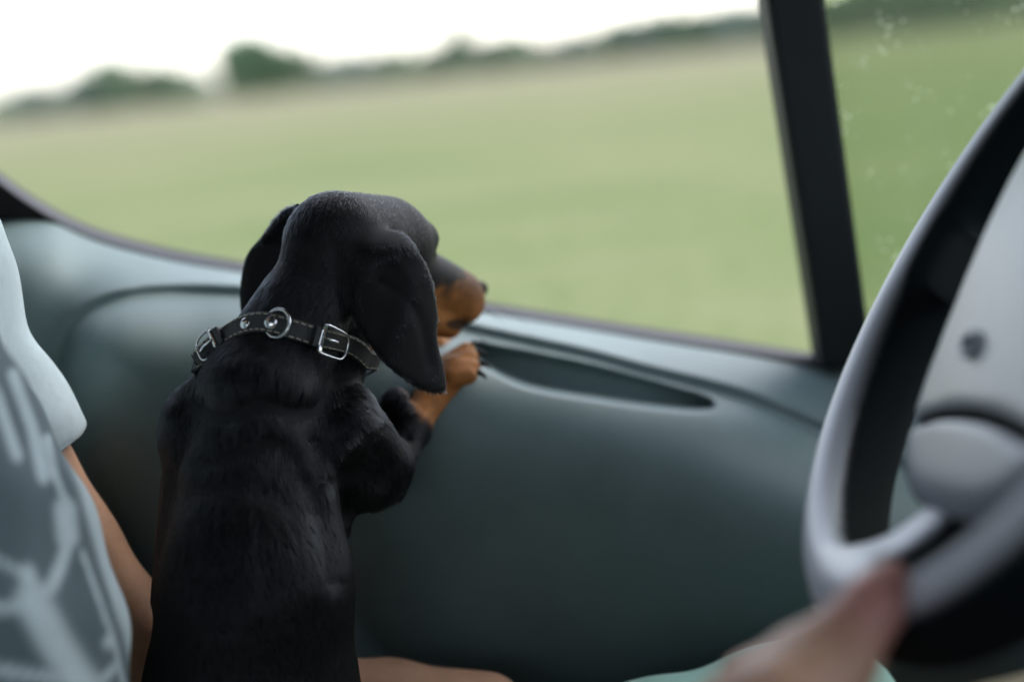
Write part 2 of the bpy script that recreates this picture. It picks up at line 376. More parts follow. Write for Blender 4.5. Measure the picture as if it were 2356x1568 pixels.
tree('shrub_tree', 268, D0 - 5, 88, 90, 1, 1, 'narrow green shrub with a small peak beside the domed bush')
tree('domed_tree', 352, D0, 84, 190, 2, 1, 'wide domed bush left of the gap in the tree line')
tree('round_tree', 592, D0 - 10, 106, 150, 0, 0, 'tallest round green tree right of the gap in the tree line')
tree('round_tree', 668, D0, 78, 110, 1, 1, 'lower green tree leaning against the tallest round one')
tree('spire_tree', 1066, D0 + 20, 96, 85, 4, 1, 'pointed spire-shaped tree standing above the low hedge')
tree('round_tree', 1690, D0 + 20, 74, 110, 1, 2, 'low rounded tree just left of the dark window pillar')
tree('shrub_tree', 915, D0 + 5, 62, 80, 3, 1, 'humped shrub in the hedge between tall round tree and spire tree')
tree('shrub_tree', 1205, D0 + 20, 58, 80, 2, 1, 'small humped shrub just right of the spire tree')
for i, px in enumerate([15, 140, 420, 735, 790, 840, 985, 1015, 1110, 1150, 1275, 1340, 1400, 1460, 1520, 1580, 1635, 1740, 1800]):
    tree('hedge_shrub', px, D0 + 25 + 6 * random.random(), 50 + 18 * random.random() + (16 if px > 1450 else 0), 110 + 30 * random.random(), 2 + i % 2, (1, 2, 2)[i % 3],
         'one of the low blurred hedge shrubs along the far edge of the meadow', 'hedge shrubs along the meadow edge')
for i, px in enumerate([1960, 2040, 2120, 2200, 2290, 2380, 2470]):
    tree('hedge_tree', px, D0 - 40, 85 + 13 * i, 160, i % 4, 0, 'one of the green hedge trees seen through the dusty quarter window', 'hedge trees behind the quarter window')

# ------------------------------------------------------------------ the car around the camera
Zc = CAMZ
car = empty('car', 'car seen from inside with grey-green door, open window and steering wheel', 'car', loc=(0, 0, 0.3))
car.location = (0, 0, 0)
def slab(name, a, b, m, parent=car, bevel=0.01):
    bm = bmesh.new(); box(bm, a, b); return bm_obj(name, bm, m, parent, bevel=bevel)
slab('roof', (-1.25, -0.62, Zc + 0.36), (0.58, 1.18, Zc + 0.40), M['headliner'])  # unseen; front edge drawn forward to cut light from the windscreen
slab('floor', (-1.25, -0.62, Zc - 0.92), (1.3, 1.16, Zc - 0.88), M['carpet'])
bm = bmesh.new()      # unseen rear bulkhead; window narrowed to a slit to darken the cabin
box(bm, (-1.29, -0.62, Zc - 0.88), (-1.25, 1.18, Zc + 0.10)); box(bm, (-1.29, -0.62, Zc + 0.20), (-1.25, 1.18, Zc + 0.40))
bm_obj('rear_wall', bm, M['headliner'], car)
bm = bmesh.new()      # unseen passenger side behind the camera; window opening shaped to steer the light
box(bm, (-1.25, -0.66, Zc - 0.88), (1.3, -0.62, Zc - 0.14)); box(bm, (-1.25, -0.66, Zc + 0.30), (0.60, -0.62, Zc + 0.40)); box(bm, (-1.25, -0.66, Zc - 0.14), (-0.98, -0.62, Zc + 0.30)); box(bm, (-0.06, -0.66, Zc - 0.14), (1.0, -0.62, Zc + 0.30))
bm_obj('passenger_side', bm, M['dash'], car)
bm = bmesh.new()      # body side behind the driver (pillar and rear quarter)
box(bm, (-1.25, 1.18, Zc - 0.88), (-0.62, 1.24, Zc + 0.40))
bm_obj('rear_quarter', bm, M['headliner'], car)
for nm_, yy in (('windscreen_pillar', 1.12), ('windscreen_pillar', -0.60)):
    tube(nm_, smooth_path([(1.08, yy, Zc - 0.16), (0.80, yy - .03 * np.sign(yy), Zc + 0.16), (0.58, yy - .06 * np.sign(yy), Zc + 0.38)], 12), 0.035, M['pillar'], car)
# dashboard: a rounded lump under the windscreen
F_ = Field((0.45, -0.62, Zc - 0.75), (1.3, 1.16, Zc - 0.02), 0.012)
F_.cap((0.75, -0.5, Zc - 0.30), (0.75, 1.02, Zc - 0.30), 0.15, 0.15, 0.05); F_.cap((0.98, -0.5, Zc - 0.26), (0.98, 1.02, Zc - 0.26), 0.14, 0.14, 0.05)
F_.cap((0.85, -0.5, Zc - 0.5), (0.85, 1.02, Zc - 0.5), 0.2, 0.2, 0.05)
F_.ell((0.66, 0.66, Zc - 0.22), (0.12, 0.22, 0.12), k=0.05)
v, f = F_.mesh(3); mesh_obj('dashboard', v, f, M['dash'], car)
slab('firewall', (1.14, -0.62, Zc - 0.88), (1.3, 1.16, Zc - 0.14), M['gap'])
# driver's seat
F_ = Field((-0.95, 0.3, Zc - 0.88), (0.15, 1.06, Zc + 0.35), 0.012)
F_.ell((-0.33, 0.69, Zc - 0.66), (0.30, 0.25, 0.10), k=0.05)
F_.cap((-0.60, 0.69, Zc - 0.55), (-0.78, 0.69, Zc + 0.02), 0.14, 0.12, 0.1)
for s_ in (-1, 1): F_.cap((-0.56, 0.69 + s_ * .17, Zc - 0.5), (-0.74, 0.69 + s_ * .14, Zc - 0.02), 0.085, 0.07, 0.06); F_.cap((-0.5, 0.69 + s_ * .19, Zc - 0.63), (-0.1, 0.69 + s_ * .19, Zc - 0.61), 0.09, 0.08, 0.05)
F_.ell((-0.84, 0.69, Zc + 0.2), (0.06, 0.13, 0.09), k=0.02)
v, f = F_.mesh(3); mesh_obj('driver_seat', v, f, M['fabric'], car)

# ------------------------------------------------------------------ driver's door
door = empty('door', 'grey-green moulded plastic door with open window and map pocket'); door.parent = car
BELT = np.array([(-700, -160), (-400, 110), (-200, 270), (-60, 372), (0, 415), (60, 458), (150, 512), (250, 553), (400, 592), (556, 620), (750, 652), (950, 684), (1120, 713), (1300, 742), (1500, 773), (1700, 803), (1880, 832), (2100, 868), (2400, 920), (3000, 1030)], float)
def belt(px): return np.interp(px, bx_, by_)
_s = smooth_path(BELT, 600); bx_, by_ = _s[:, 0], _s[:, 1]
def trim_top(px):
    left = np.interp(px, [-700, -100, 0, 40, 90, 130, 180, 230, 300], [560, 520, 508, 503, 503, 508, 525, 545, 560])
    return np.maximum(belt(px) + 6, np.where(px < 300, left, 0))
_tx = np.arange(-760, 3060, 5.0); _ty = trim_top(_tx)
_ty = np.convolve(np.pad(_ty, 8, mode='edge'), np.hanning(19)[1:-1] / np.hanning(19)[1:-1].sum(), mode='valid')
def trim_top(px): return np.interp(px, _tx, _ty)
BOSS = [(100, 2700), (106, 1200), (114, 950), (124, 840), (146, 770), (185, 722), (240, 690), (310, 672), (400, 664), (550, 668), (720, 684), (900, 714), (1060, 748), (1164, 771), (1351, 812), (1476, 846), (1684, 899), (1790, 939), (1900, 986), (2100, 1075), (2400, 1210), (3000, 1500), (3000, 2700)]
BOSS = smooth_path(BOSS[1:-1], 160).tolist() + [(3000, 3200), (100, 3200)]
POCK = smooth_path([(1090, 800), (1104, 788), (1123, 795), (1227, 814), (1351, 839), (1476, 870), (1559, 895), (1613, 911), (1637, 926), (1640, 934), (1621, 940), (1580, 940), (1476, 930), (1351, 911), (1268, 898), (1206, 884), (1156, 863), (1119, 842), (1098, 825), (1090, 800)], 140).tolist()
def door_Y(px, py):
    b = np.maximum(py - trim_top(px), 0)
    s = -poly_sd(px, py, BOSS)                       # >0 inside the raised boss
    dist = np.maximum(-s - 12, 0)
    lw = sstep(480, 150, px)
    tt = b / np.maximum(b + dist, 1e-3)
    roll = 1 - np.exp(-(b / 95.0) ** 1.1)
    w0 = sstep(300, 60, px)
    tt = np.minimum(tt, 1) * (1 - w0) + np.maximum(roll, 0) * w0
    Y = 1.178 - (0.076 + .046 * lw) * tt ** 0.9
    si = np.maximum(s - 11, 0)
    Y = Y - (0.108 - .042 * lw) * (1 - np.exp(-(si / (92.0 - 34 * lw)))) + 0.05 * sstep(120, 1000, si)
    ps = -poly_sd(px, py, POCK)
    Yb = 1.102 - 0.00004 * (py - 800)
    m = sstep(-7, 9, ps)
    return Y * (1 - m) + np.maximum(Yb, Y) * m
gx = np.arange(-700, 3000, 5.0)
gb = np.concatenate([np.arange(0, 420, 4.0), np.arange(420, 900, 12.0), np.arange(900, 2300, 60.0)])
GX, GB = np.meshgrid(gx, gb, indexing='ij'); GY = trim_top(GX) + GB
DY = door_Y(GX, GY)
for _ in range(2):
    k_ = np.pad(DY, 1, mode='edge'); DY = (k_[1:-1, 1:-1] * 2 + k_[:-2, 1:-1] + k_[2:, 1:-1] + k_[1:-1, :-2] + k_[1:-1, 2:]) / 6
DP = P(GX, GY, DY)
# top flange that tucks under the window seal
top = DP[:, :1] + np.array([0, 0.012, -0.012]); DP = np.concatenate([top, DP], 1)
ni, nj = DP.shape[:2]; ii, jj = np.meshgrid(np.arange(ni - 1), np.arange(nj - 1), indexing='ij'); q0 = (ii * nj + jj).ravel()
panel = mesh_obj('door_panel', DP.reshape(-1, 3), np.stack([q0, q0 + 1, q0 + nj + 1, q0 + nj], 1), M['door'], door)
# window seals along the belt line
sx = np.linspace(-650, 1890, 260); sb = belt(sx)
def ribbon(name, off0, off1, Y0, Y1, m, x=sx, b=None, bulge=0.004, drop=0.02):
    b = belt(x) if b is None else b
    rows = [P(x, b + off1, Y1) + np.array([0, 0.004, -drop]), P(x, b + off1, Y1), P(x, b + (off0 * .3 + off1 * .7), Y1 - bulge * .3 + (Y0 - Y1) * .3), P(x, b + (off0 * .7 + off1 * .3), Y0 * .7 + Y1 * .3 - bulge * .2), P(x, b + off0, Y0), P(x, b + off0, Y0) + np.array([0, 0.004, -drop])]
    n = len(x); vv = np.concatenate(rows); F = [(r * n + i, r * n + i + 1, (r + 1) * n + i + 1, (r + 1) * n + i) for r in range(len(rows) - 1) for i in range(n - 1)]
    return mesh_obj(name, vv, F, m, door)
ribbon('inner_window_seal', -8, 4, 1.186, 1.176, M['seal'])
ribbon('seal_lip', 3, 9, 1.176, 1.172, M['gap'], drop=0.03)
ribbon('outer_window_seal', -20, -14, 1.214, 1.206, M['outer_seal'])
ribbon('glass_slot', -15, -7, 1.206, 1.188, M['gap'], drop=0.03)
# dark corner piece between the seal and the trim at the rear of the window
cx_ = np.linspace(-650, 330, 80)
strip('window_corner_trim', P(cx_, belt(cx_) + 4, 1.182), P(cx_, belt(cx_) + 150, 1.190), M['black_plastic'], door, 0.004)
# outer skin of the door
ox = np.linspace(-650, 2600, 120)
o1 = P(ox, belt(ox) - 13, 1.222); o2 = o1.copy(); o2[:, 2] = 0.38; o2[:, 1] += 0.03
mid_ = (o1 + o2) / 2; mid_[:, 1] += 0.05
vv = np.concatenate([o1, mid_, o2]); n_ = len(ox)
sk = mesh_obj('outer_skin', vv, [(r * n_ + i, r * n_ + i + 1, (r + 1) * n_ + i + 1, (r + 1) * n_ + i) for r in range(2) for i in range(n_ - 1)], M['paint'], door)
# pillar between the window and the quarter light
def quadbar(name, xl0, xr0, y0, xl1, xr1, y1, Ya, Yb, m, bevel):
    bm = bmesh.new()
    A = [P(xl0, y0, Ya), P(xr0, y0, Ya), P(xr1, y1, Ya), P(xl1, y1, Ya)]
    B_ = [a + np.array([0, Yb - Ya, 0]) for a in A]
    hexa(bm, A + B_); return bm_obj(name, bm, m, door, smooth=False, bevel=bevel)
def lx(y, x0, x1): return 5 + x0 + (x1 - x0) * y / 830.0
quadbar('window_pillar', lx(-900, 1760, 1888), lx(-900, 1896, 2006), -900, lx(850, 1760, 1888), lx(850, 1896, 2006), 850, 1.150, 1.196, M['pillar'], 0.006)
quadbar('glass_channel', lx(-900, 1752, 1880), lx(-900, 1762, 1890), -900, lx(845, 1752, 1880), lx(845, 1762, 1890), 845, 1.170, 1.198, M['seal'], 0.001)
# window frame above and ahead of the pillar
tube('window_frame', smooth_path([P(-640, -110, 1.19), P(-380, -420, 1.18), P(200, -620, 1.16), P(1000, -720, 1.14), P(1640, -800, 1.13), P(2300, -500, 1.14), P(2900, 200, 1.16), P(3100, 900, 1.18)], 60), 0.02, M['pillar'], door)
# dusty tinted quarter glass
def glass_material():
    m = bpy.data.materials.new('dusty_tinted_glass'); m.use_nodes = True; nt = m.node_tree; nt.nodes.clear()
    out = nt.nodes.new('ShaderNodeOutputMaterial'); tr = nt.nodes.new('ShaderNodeBsdfTransparent'); tr.inputs[0].default_value = (0.70, 0.77, 0.62, 1)
    gl = nt.nodes.new('ShaderNodeBsdfGlossy'); gl.inputs['Roughness'].default_value = 0.03
    fr = nt.nodes.new('ShaderNodeFresnel'); fr.inputs[0].default_value = 1.35
    m1 = nt.nodes.new('ShaderNodeMixShader'); nt.links.new(fr.outputs[0], m1.inputs[0]); nt.links.new(tr.outputs[0], m1.inputs[1]); nt.links.new(gl.outputs[0], m1.inputs[2])
    tc = nt.nodes.new('ShaderNodeTexCoord')
    vo = nt.nodes.new('ShaderNodeTexVoronoi'); vo.inputs['Scale'].default_value = 165; nt.links.new(tc.outputs['Object'], vo.inputs['Vector'])
    nz = nt.nodes.new('ShaderNodeTexNoise'); nz.inputs['Scale'].default_value = 30; nz.inputs['Detail'].default_value = 5; nt.links.new(tc.outputs['Object'], nz.inputs['Vector'])
    th = nt.nodes.new('ShaderNodeMapRange'); th.inputs['From Min'].default_value = 0.42; th.inputs['From Max'].default_value = 0.66; th.inputs['To Min'].default_value = -0.02; th.inputs['To Max'].default_value = 0.32; nt.links.new(nz.outputs['Fac'], th.inputs['Value'])
    lt = nt.nodes.new('ShaderNodeMath'); lt.operation = 'SUBTRACT'; nt.links.new(th.outputs[0], lt.inputs[0]); nt.links.new(vo.outputs['Distance'], lt.inputs[1])
    mr = nt.nodes.new('ShaderNodeMapRange'); mr.inputs['From Min'].default_value = 0.0; mr.inputs['From Max'].default_value = 0.10; mr.inputs['To Min'].default_value = 0.04; mr.inputs['To Max'].default_value = 0.5; nt.links.new(lt.outputs[0], mr.inputs['Value'])
    df = nt.nodes.new('ShaderNodeBsdfTranslucent'); df.inputs[0].default_value = (0.8, 0.82, 0.78, 1)
    m2 = nt.nodes.new('ShaderNodeMixShader'); nt.links.new(mr.outputs[0], m2.inputs[0]); nt.links.new(m1.outputs[0], m2.inputs[1]); nt.links.new(df.outputs[0], m2.inputs[2])
    nt.links.new(m2.outputs[0], out.inputs['Surface']); return m
bm = bmesh.new()
gp = [P(lx(850, 1885, 2000), 846, 1.172), P(2900, 1000, 1.178), P(2900, -400, 1.165), P(lx(-900, 1885, 2000), -880, 1.160)]
hexa(bm, gp + [p + np.array([0, 0.004, 0]) for p in gp]); qg = bm_obj('quarter_window_pane', bm, glass_material(), door)
qg['label'] = 'dusty green-tinted quarter window pane'

# ------------------------------------------------------------------ steering wheel
WC = np.array([0.24761798, 0.6646467, -0.11036356]) + CAM
WREF = WC.copy()
wt, wq = 0.60260063, -0.07021223
wnn = np.array([-math.cos(wt), -wq, math.sin(wt)]); wnn /= np.linalg.norm(wnn)
we1 = np.cross([0, 0, 1], wnn); we1 /= np.linalg.norm(we1); we2 = np.cross(wnn, we1)
WC = WC - wnn * 0.010
wheel = empty('steering_wheel', 'blurred pale grey steering wheel with large silver-grey hub', loc=tuple(WC)); wheel.parent = car
wheel.matrix_world = Matrix(((we1[0], we2[0], wnn[0], WC[0]), (we1[1], we2[1], wnn[1], WC[1]), (we1[2], we2[2], wnn[2], WC[2]), (0, 0, 0, 1)))
RIM, RT = 0.184, 0.0165
F_ = Field((-0.21, -0.21, -0.07), (0.21, 0.21, 0.04), 0.003)
sl, X, Y, Z = F_.sub(np.array([-.3] * 3), np.array([.3] * 3))
rr = np.sqrt(X ** 2 + Y ** 2); F_.union(sl, (np.sqrt((rr - RIM + .10 * np.minimum(Z, 0)) ** 2 + (Z - np.clip(Z, -.017, 0)) ** 2) - RT).astype(np.float32) + 0 * Z, 0)
def spoke(a0, r0, h0, a1, r1, h1, w0, w1, kk=.030):
    p0 = np.array([r0 * math.cos(a0), r0 * math.sin(a0), h0]); p1 = np.array([r1 * math.cos(a1), r1 * math.sin(a1), h1])
    dr = p1 - p0; L = np.linalg.norm(dr); dr /= L; nz = np.array([0, 0, 1.0]); sd = np.cross(nz, dr); sd /= np.linalg.norm(sd); up = np.cross(dr, sd)
    q = [X - p0[0], Y - p0[1], Z - p0[2]]
    t = q[0] * dr[0] + q[1] * dr[1] + q[2] * dr[2]; s_ = q[0] * sd[0] + q[1] * sd[1] + q[2] * sd[2]; h = q[0] * up[0] + q[1] * up[1] + q[2] * up[2]
    w = w0 + (w1 - w0) * np.clip(t / L, 0, 1)
    e = np.sqrt(np.maximum(np.abs(s_) - w, 0) ** 2 + np.maximum(np.abs(h) - 0.002, 0) ** 2 + np.maximum(np.maximum(-t, t - L), 0) ** 2) - 0.008
    F_.union(sl, e.astype(np.float32), kk)
ra = math.radians
spoke(ra(281), 0.182, 0.000, ra(286), 0.105, -0.030, 0.012, 0.007, .024)
spoke(ra(352), 0.182, 0.000, ra(350), 0.095, -0.030, 0.013, 0.008, .014)
spoke(ra(188), 0.170, -0.006, ra(200), 0.080, -0.020, 0.013, 0.012, .014)
spoke(ra(40), 0.170, -0.006, ra(36), 0.080, -0.014, 0.016, 0.012, .014)
v, f = F_.mesh(2); 
rim_ = mesh_obj('rim', v, f, M['wheel'], wheel)
fn_ = np.cross(v[f[:, 2]] - v[f[:, 0]], v[f[:, 3]] - v[f[:, 1]]); vn_ = np.zeros_like(v)
for i in range(4): np.add.at(vn_, f[:, i], fn_)
vn_ /= np.maximum(np.linalg.norm(vn_, axis=1), 1e-12)[:, None]
nz_ = np.sign((vn_[:, 2] * v[:, 2]).mean()) * vn_[:, 2]; rr_ = np.hypot(v[:, 0], v[:, 1]); an_ = np.degrees(np.arctan2(v[:, 1], v[:, 0])) % 360
thr = np.interp(an_, [0, 60, 95, 160, 225, 250, 266, 289, 298, 360], [.186, .183, .180, .178, .172, .164, .08, .08, .185, .186])
lo_ = np.interp(an_, [0, 20, 80, 255, 285, 360], [.45, .45, .15, .15, .45, .45]); pk = (sstep(lo_, lo_ + .32, nz_) * sstep(-.016, -.006, v[:, 2]) * sstep(thr - .006, thr + .002, rr_))[:, None]      # pale face, black grip; lit and shaded arcs painted in by angle and facing
set_col(rim_, np.tile(pk, (1, 3)), 'pale')
# hub covers: rounded solids with a domed face, split by a curved seam
F1 = Field((-0.16, -0.17, -0.09), (0.16, 0.12, 0.05), 0.003); F2 = Field((-0.16, -0.17, -0.09), (0.16, 0.12, 0.05), 0.003)
def hub(F, side):
    sl, X, Y, Z = F.sub(np.array([-.3] * 3), np.array([.3] * 3))
    c, s_ = math.cos(ra(13)), math.sin(ra(13)); U = (X - .014) * c + (Y + .010) * s_; Vv = -(X - .014) * s_ + (Y + .010) * c     # wheel is turned a little
    e = ((np.abs(U) / 0.099) ** 3.4 + (np.abs(Vv) / 0.118) ** 3.4) ** (1 / 3.4)
    d = (e - 1) * 0.085
    top_ = Z - 0.013 - 0.12 * (Vv - .02) + 0.5 * U ** 2 + 0.5 * np.maximum(Vv, 0) ** 2; bot = -(Z + 0.06)
    seam = (Vv + 0.070 + 1.2 * U ** 2) * side
    dd = np.maximum(d, bot); k = 0.012; h = np.maximum(k - np.abs(dd - top_), 0) / k; dd = np.maximum(dd, top_) + h * h * k * .25
    sm_ = -seam + 0.0025; k = 0.0035; h = np.maximum(k - np.abs(dd - sm_), 0) / k; dd = np.maximum(dd, sm_) + h * h * k * .25
    F.union(sl, dd.astype(np.float32), 0); return F.mesh(2)
def vnormals(v, f):
    fn = np.cross(v[f[:, 2]] - v[f[:, 0]], v[f[:, 3]] - v[f[:, 1]]); n_ = np.zeros_like(v)
    for i in range(4): np.add.at(n_, f[:, i], fn)
    return n_ / np.maximum(np.linalg.norm(n_, axis=1), 1e-12)[:, None]
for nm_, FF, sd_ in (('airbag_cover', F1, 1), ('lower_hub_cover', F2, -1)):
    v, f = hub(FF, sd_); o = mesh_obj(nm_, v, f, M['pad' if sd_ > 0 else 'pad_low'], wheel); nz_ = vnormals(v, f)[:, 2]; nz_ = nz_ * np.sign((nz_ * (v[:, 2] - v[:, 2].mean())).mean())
    set_col(o, np.tile(sstep(.12, .5, nz_)[:, None], (1, 3)), 'pale')        # side walls blackened: shade under the hub painted into the colour
tube('emblem', [(-0.004 + 0.010 * math.cos(a), -0.052 + 0.006 * math.sin(a), 0.0075) for a in np.linspace(0, 2 * math.pi, 24, endpoint=False)], 0.0018, M['emblem'], wheel, closed=True)
cov2 = bpy.data.objects['emblem']
tube('steering_column', [(0, 0, -0.06), (0, 0, -0.30)], 0.035, M['black_plastic'], wheel, seg=20)
tube('hub_core', [(0.0, -0.025, -0.03), (0.0, -0.025, -0.10)], 0.075, M['black_plastic'], wheel, seg=24)
FC = Field((-.19, -.19, -.30), (.19, .19, -.05), .006)
FC.ell((0.0, 0.02, -.20), (.165, .13, .075), k=.02); FC.cap((0, -.03, -.10), (0, -.05, -.25), .07, .09, .03)
v, f = FC.mesh(2); mesh_obj('column_shroud', v, f, M['black_plastic'], wheel)
tube('indicator_stalk', [(-0.03, 0.02, -0.10), (-0.13, 0.03, -0.085), (-0.165, 0.035, -0.075)], [0.006, 0.006, 0.009], M['black_plastic'], wheel)

# ------------------------------------------------------------------ driver
person = empty('person', 'driver in pale blue printed T-shirt and mint shorts holding the wheel', 'person', loc=tuple(P(-300, 2200, .72)))
person.location = (0, 0, 0)
def vx(p, dx=0, dy=0, dz=0): return np.asarray(p, float) + np.array([dx, dy, dz])
sh_l0, sh_l1 = P(-235, 620, .915), P(-55, 960, .925)
elb_l = P(142, 1258, .94); wr_l = P(900, 1602, .952); hd_l = P(1120, 1628, .945)
chest = vx(P(85, 980, .71), -0.160); belly = vx(P(300, 1530, .70), -0.154); hip = vx(P(330, 2230, .70), -0.17); upper = vx(P(-170, 660, .71), -0.155)
sh_r = vx(upper, 0.0, -0.20, 0.02); elb_r = np.array([-0.30, 0.46, Zc - 0.42]); wr_r = P(1650, 1900, .52); 
FB = Field((-0.85, 0.22, Zc - 0.88), (0.50, 1.10, Zc + 0.42), 0.0045)
FB.ell(chest, (.12, .175, .20), k=.05); FB.ell(belly, (.13, .165, .17), k=.06); FB.ell(hip, (.14, .18, .12), k=.06)
neck0 = vx(upper, -.02, 0, .10); head = vx(upper, .03, .0, .27)
FB.cap(upper, neck0, .09, .06, .05); FB.cap(neck0, vx(head, -.01, 0, -.05), .056, .055, .03)
FB.ell(head, (.098, .076, .115), k=.02); FB.ell(vx(head, .06, 0, -.06), (.045, .055, .05), k=.03)
FB.cap(vx(head, .095, 0, .01), vx(head, .112, 0, -.025), .009, .014, .012)       # nose
for s_ in (-1, 1):
    FB.ell(vx(head, -.005, s_ * .078, -.005), (.018, .008, .032), k=.008)        # ears
    FB.ell(vx(head, .092, s_ * .032, .018), (.02, .017, .012), k=.005, cut=True) # eye sockets
FB.ell(vx(head, .105, 0, -.055), (.012, .024, .004), k=.004, cut=True)            # mouth
# left arm, reaching behind the dog
FB.cap(vx(upper, -.01, .09, .0), sh_l0, .06, .055, .05); FB.cap(sh_l0, elb_l, .046, .036, .03)
FB.cap(elb_l, P(420, 1560, .93), .033, .027, .02); FB.cap(P(420, 1560, .93), wr_l, .027, .0245, .02); FB.cap(wr_l, hd_l, .024, .026, .015)
def finger(F, pts, rad, k=.006):
    for a, b, r0, r1 in zip(pts[:-1], pts[1:], rad[:-1], rad[1:]): F.cap(a, b, r0, r1, k)
for j in range(4):
    o = P(1130 + 12 * j, 1624 + 20 * j, .945 - .006 * j); finger(FB, [o, vx(o, .034, 0, -.004), vx(o, .056, -.004, -.018), vx(o, .066, -.006, -.038)], [.010, .009, .008, .007])
o = P(1090, 1640, .925); finger(FB, [o, vx(o, .022, -.022, -.006), vx(o, .045, -.03, -.018)], [.012, .010, .008])
# right arm, near the camera, hand on the lower rim
FB.cap(vx(upper, -.01, -.09, .0), sh_r, .06, .055, .05); FB.cap(sh_r, elb_r, .048, .038, .03); FB.cap(elb_r, wr_r, .038, .027, .02)
palm0, palm1 = P(1765, 1690, .535), P(1855, 1540, .55)
FB.cap(wr_r, palm0, .027, .024, .02); FB.cap(palm0, palm1, .026, .019, .012); FB.cap(P(1690, 1680, .545), P(1850, 1600, .545), .022, .018, .015); FB.cap(P(1800, 1620, .525), P(1950, 1530, .54), .017, .013, .012)
finger(FB, [P(1820, 1575, .545), P(1940, 1475, .55), P(2008, 1395, .555), P(2050, 1338, .562)], [.016, .0125, .0118, .0105], .010)     # thumb lying on the spoke
for j in range(4):
    o = P(1840 - 46 * j, 1500 + 18 * j, .58 + .006 * j)
    q1 = P(1945 - 48 * j, 1452 + 30 * j, .662 + .004 * j); q2 = P(1975 - 40 * j, 1500 + 34 * j, .69 + .004 * j); q3 = P(1950 - 40 * j, 1560 + 30 * j, .685)
    finger(FB, [o, q1, q2, q3], [.0105, .0095, .0088, .0075][:4])
# legs
kn_l, kn_r = P(1885, 1668, .93), P(2585, 1795, .60)
FB.cap(vx(hip, 0, .09, -.10), kn_l, .085, .048, .05); FB.cap(vx(hip, 0, -.08, -.03), kn_r, .085, .056, .05)
for kn, dy in ((kn_l, 0.0), (kn_r, 0.03)):
    ank = vx(kn, .10, dy, -.33); FB.cap(kn, ank, .046, .034, .02); FB.cap(ank, vx(ank, .14, 0, -.04), .034, .026, .02)
v, f = FB.mesh(2); body_o = mesh_obj('body', v, f, M['skin'], person)
tipd = np.minimum(np.linalg.norm(v - P(2050, 1338, .562), axis=1), 9)
pk = (1 - sstep(.015, .05, tipd))[:, None]; set_col(body_o, np.array([.50, .29, .185]) * (1 - pk) + np.array([.56, .25, .21]) * pk)      # pinker thumb tip
# eyes and hair
for s_ in (-1, 1):
    bm = bmesh.new(); bmesh.ops.create_uvsphere(bm, u_segments=16, v_segments=10, radius=.011); o = bm_obj('eye', bm, mat('eye_white', (.7, .7, .68), .1, col2=(.7, .7, .68)), person, True); o.location = tuple(vx(head, .083, s_ * .032, .016))
FH = Field(head - .17, head + .17, .006); FH.ell(vx(head, -.02, 0, .02), (.098, .086, .112), k=.02); FH.ell(vx(head, .075, 0, -.035), (.075, .08, .085), k=.02, cut=True)
v, f = FH.mesh(2); v = v + rng.normal(size=v.shape) * .0015; mesh_obj('hair', v, f, M['hair'], person)
# T-shirt: torso and sleeves with cut cuffs
FS = Field((-0.72, 0.40, Zc - 0.62), (0.06, 1.10, Zc + 0.22), 0.0035)
FS.ell(chest, (.132, .19, .21), k=.05); FS.ell(belly, (.145, .18, .18), k=.06); FS.cap(upper, vx(upper, 0, 0, .05), .10, .085, .05)
FS.cap(vx(upper, -.01, .09, .0), sh_l0, .072, .066, .06); FS.cap(sh_l0, sh_l1, .060, .0535, .03); FS.cap(sh_l1, P(-10, 1030, .925), .0535, .0575, .02); FS.cap(P(-10, 1030, .925), P(60, 1170, .93), .0575, .056, .01)
FS.cap(vx(upper, -.01, -.09, .0), sh_r, .072, .066, .06); FS.cap(sh_r, sh_r * .45 + elb_r * .55, .062, .06, .03)
ad = P(60, 1170, .93) - sh_l1; ad /= np.linalg.norm(ad); cp = P(10, 1075, .925)
FS.halfspace_cut(cp, ad, cp - .085, cp + .085, .003)
adr = (elb_r - sh_r) / np.linalg.norm(elb_r - sh_r); cpr = sh_r * .55 + elb_r * .45; FS.halfspace_cut(cpr, adr, cpr - np.array([.09, .12, .09]), cpr + np.array([.09, .035, .05]), .003)
v, f = FS.mesh(2)
# folds in the cloth
nrm = v - (chest + belly) / 2
w_ = 0.0018 * np.sin(v[:, 2] * 95 + v[:, 1] * 40 + 2 * np.sin(v[:, 0] * 30)) + 0.0012 * np.sin(v[:, 2] * 40 - v[:, 1] * 90)
v = v + (nrm / np.linalg.norm(nrm, axis=1)[:, None]) * w_[:, None]
shirt = mesh_obj('tshirt', v, f, M['shirt'], person)
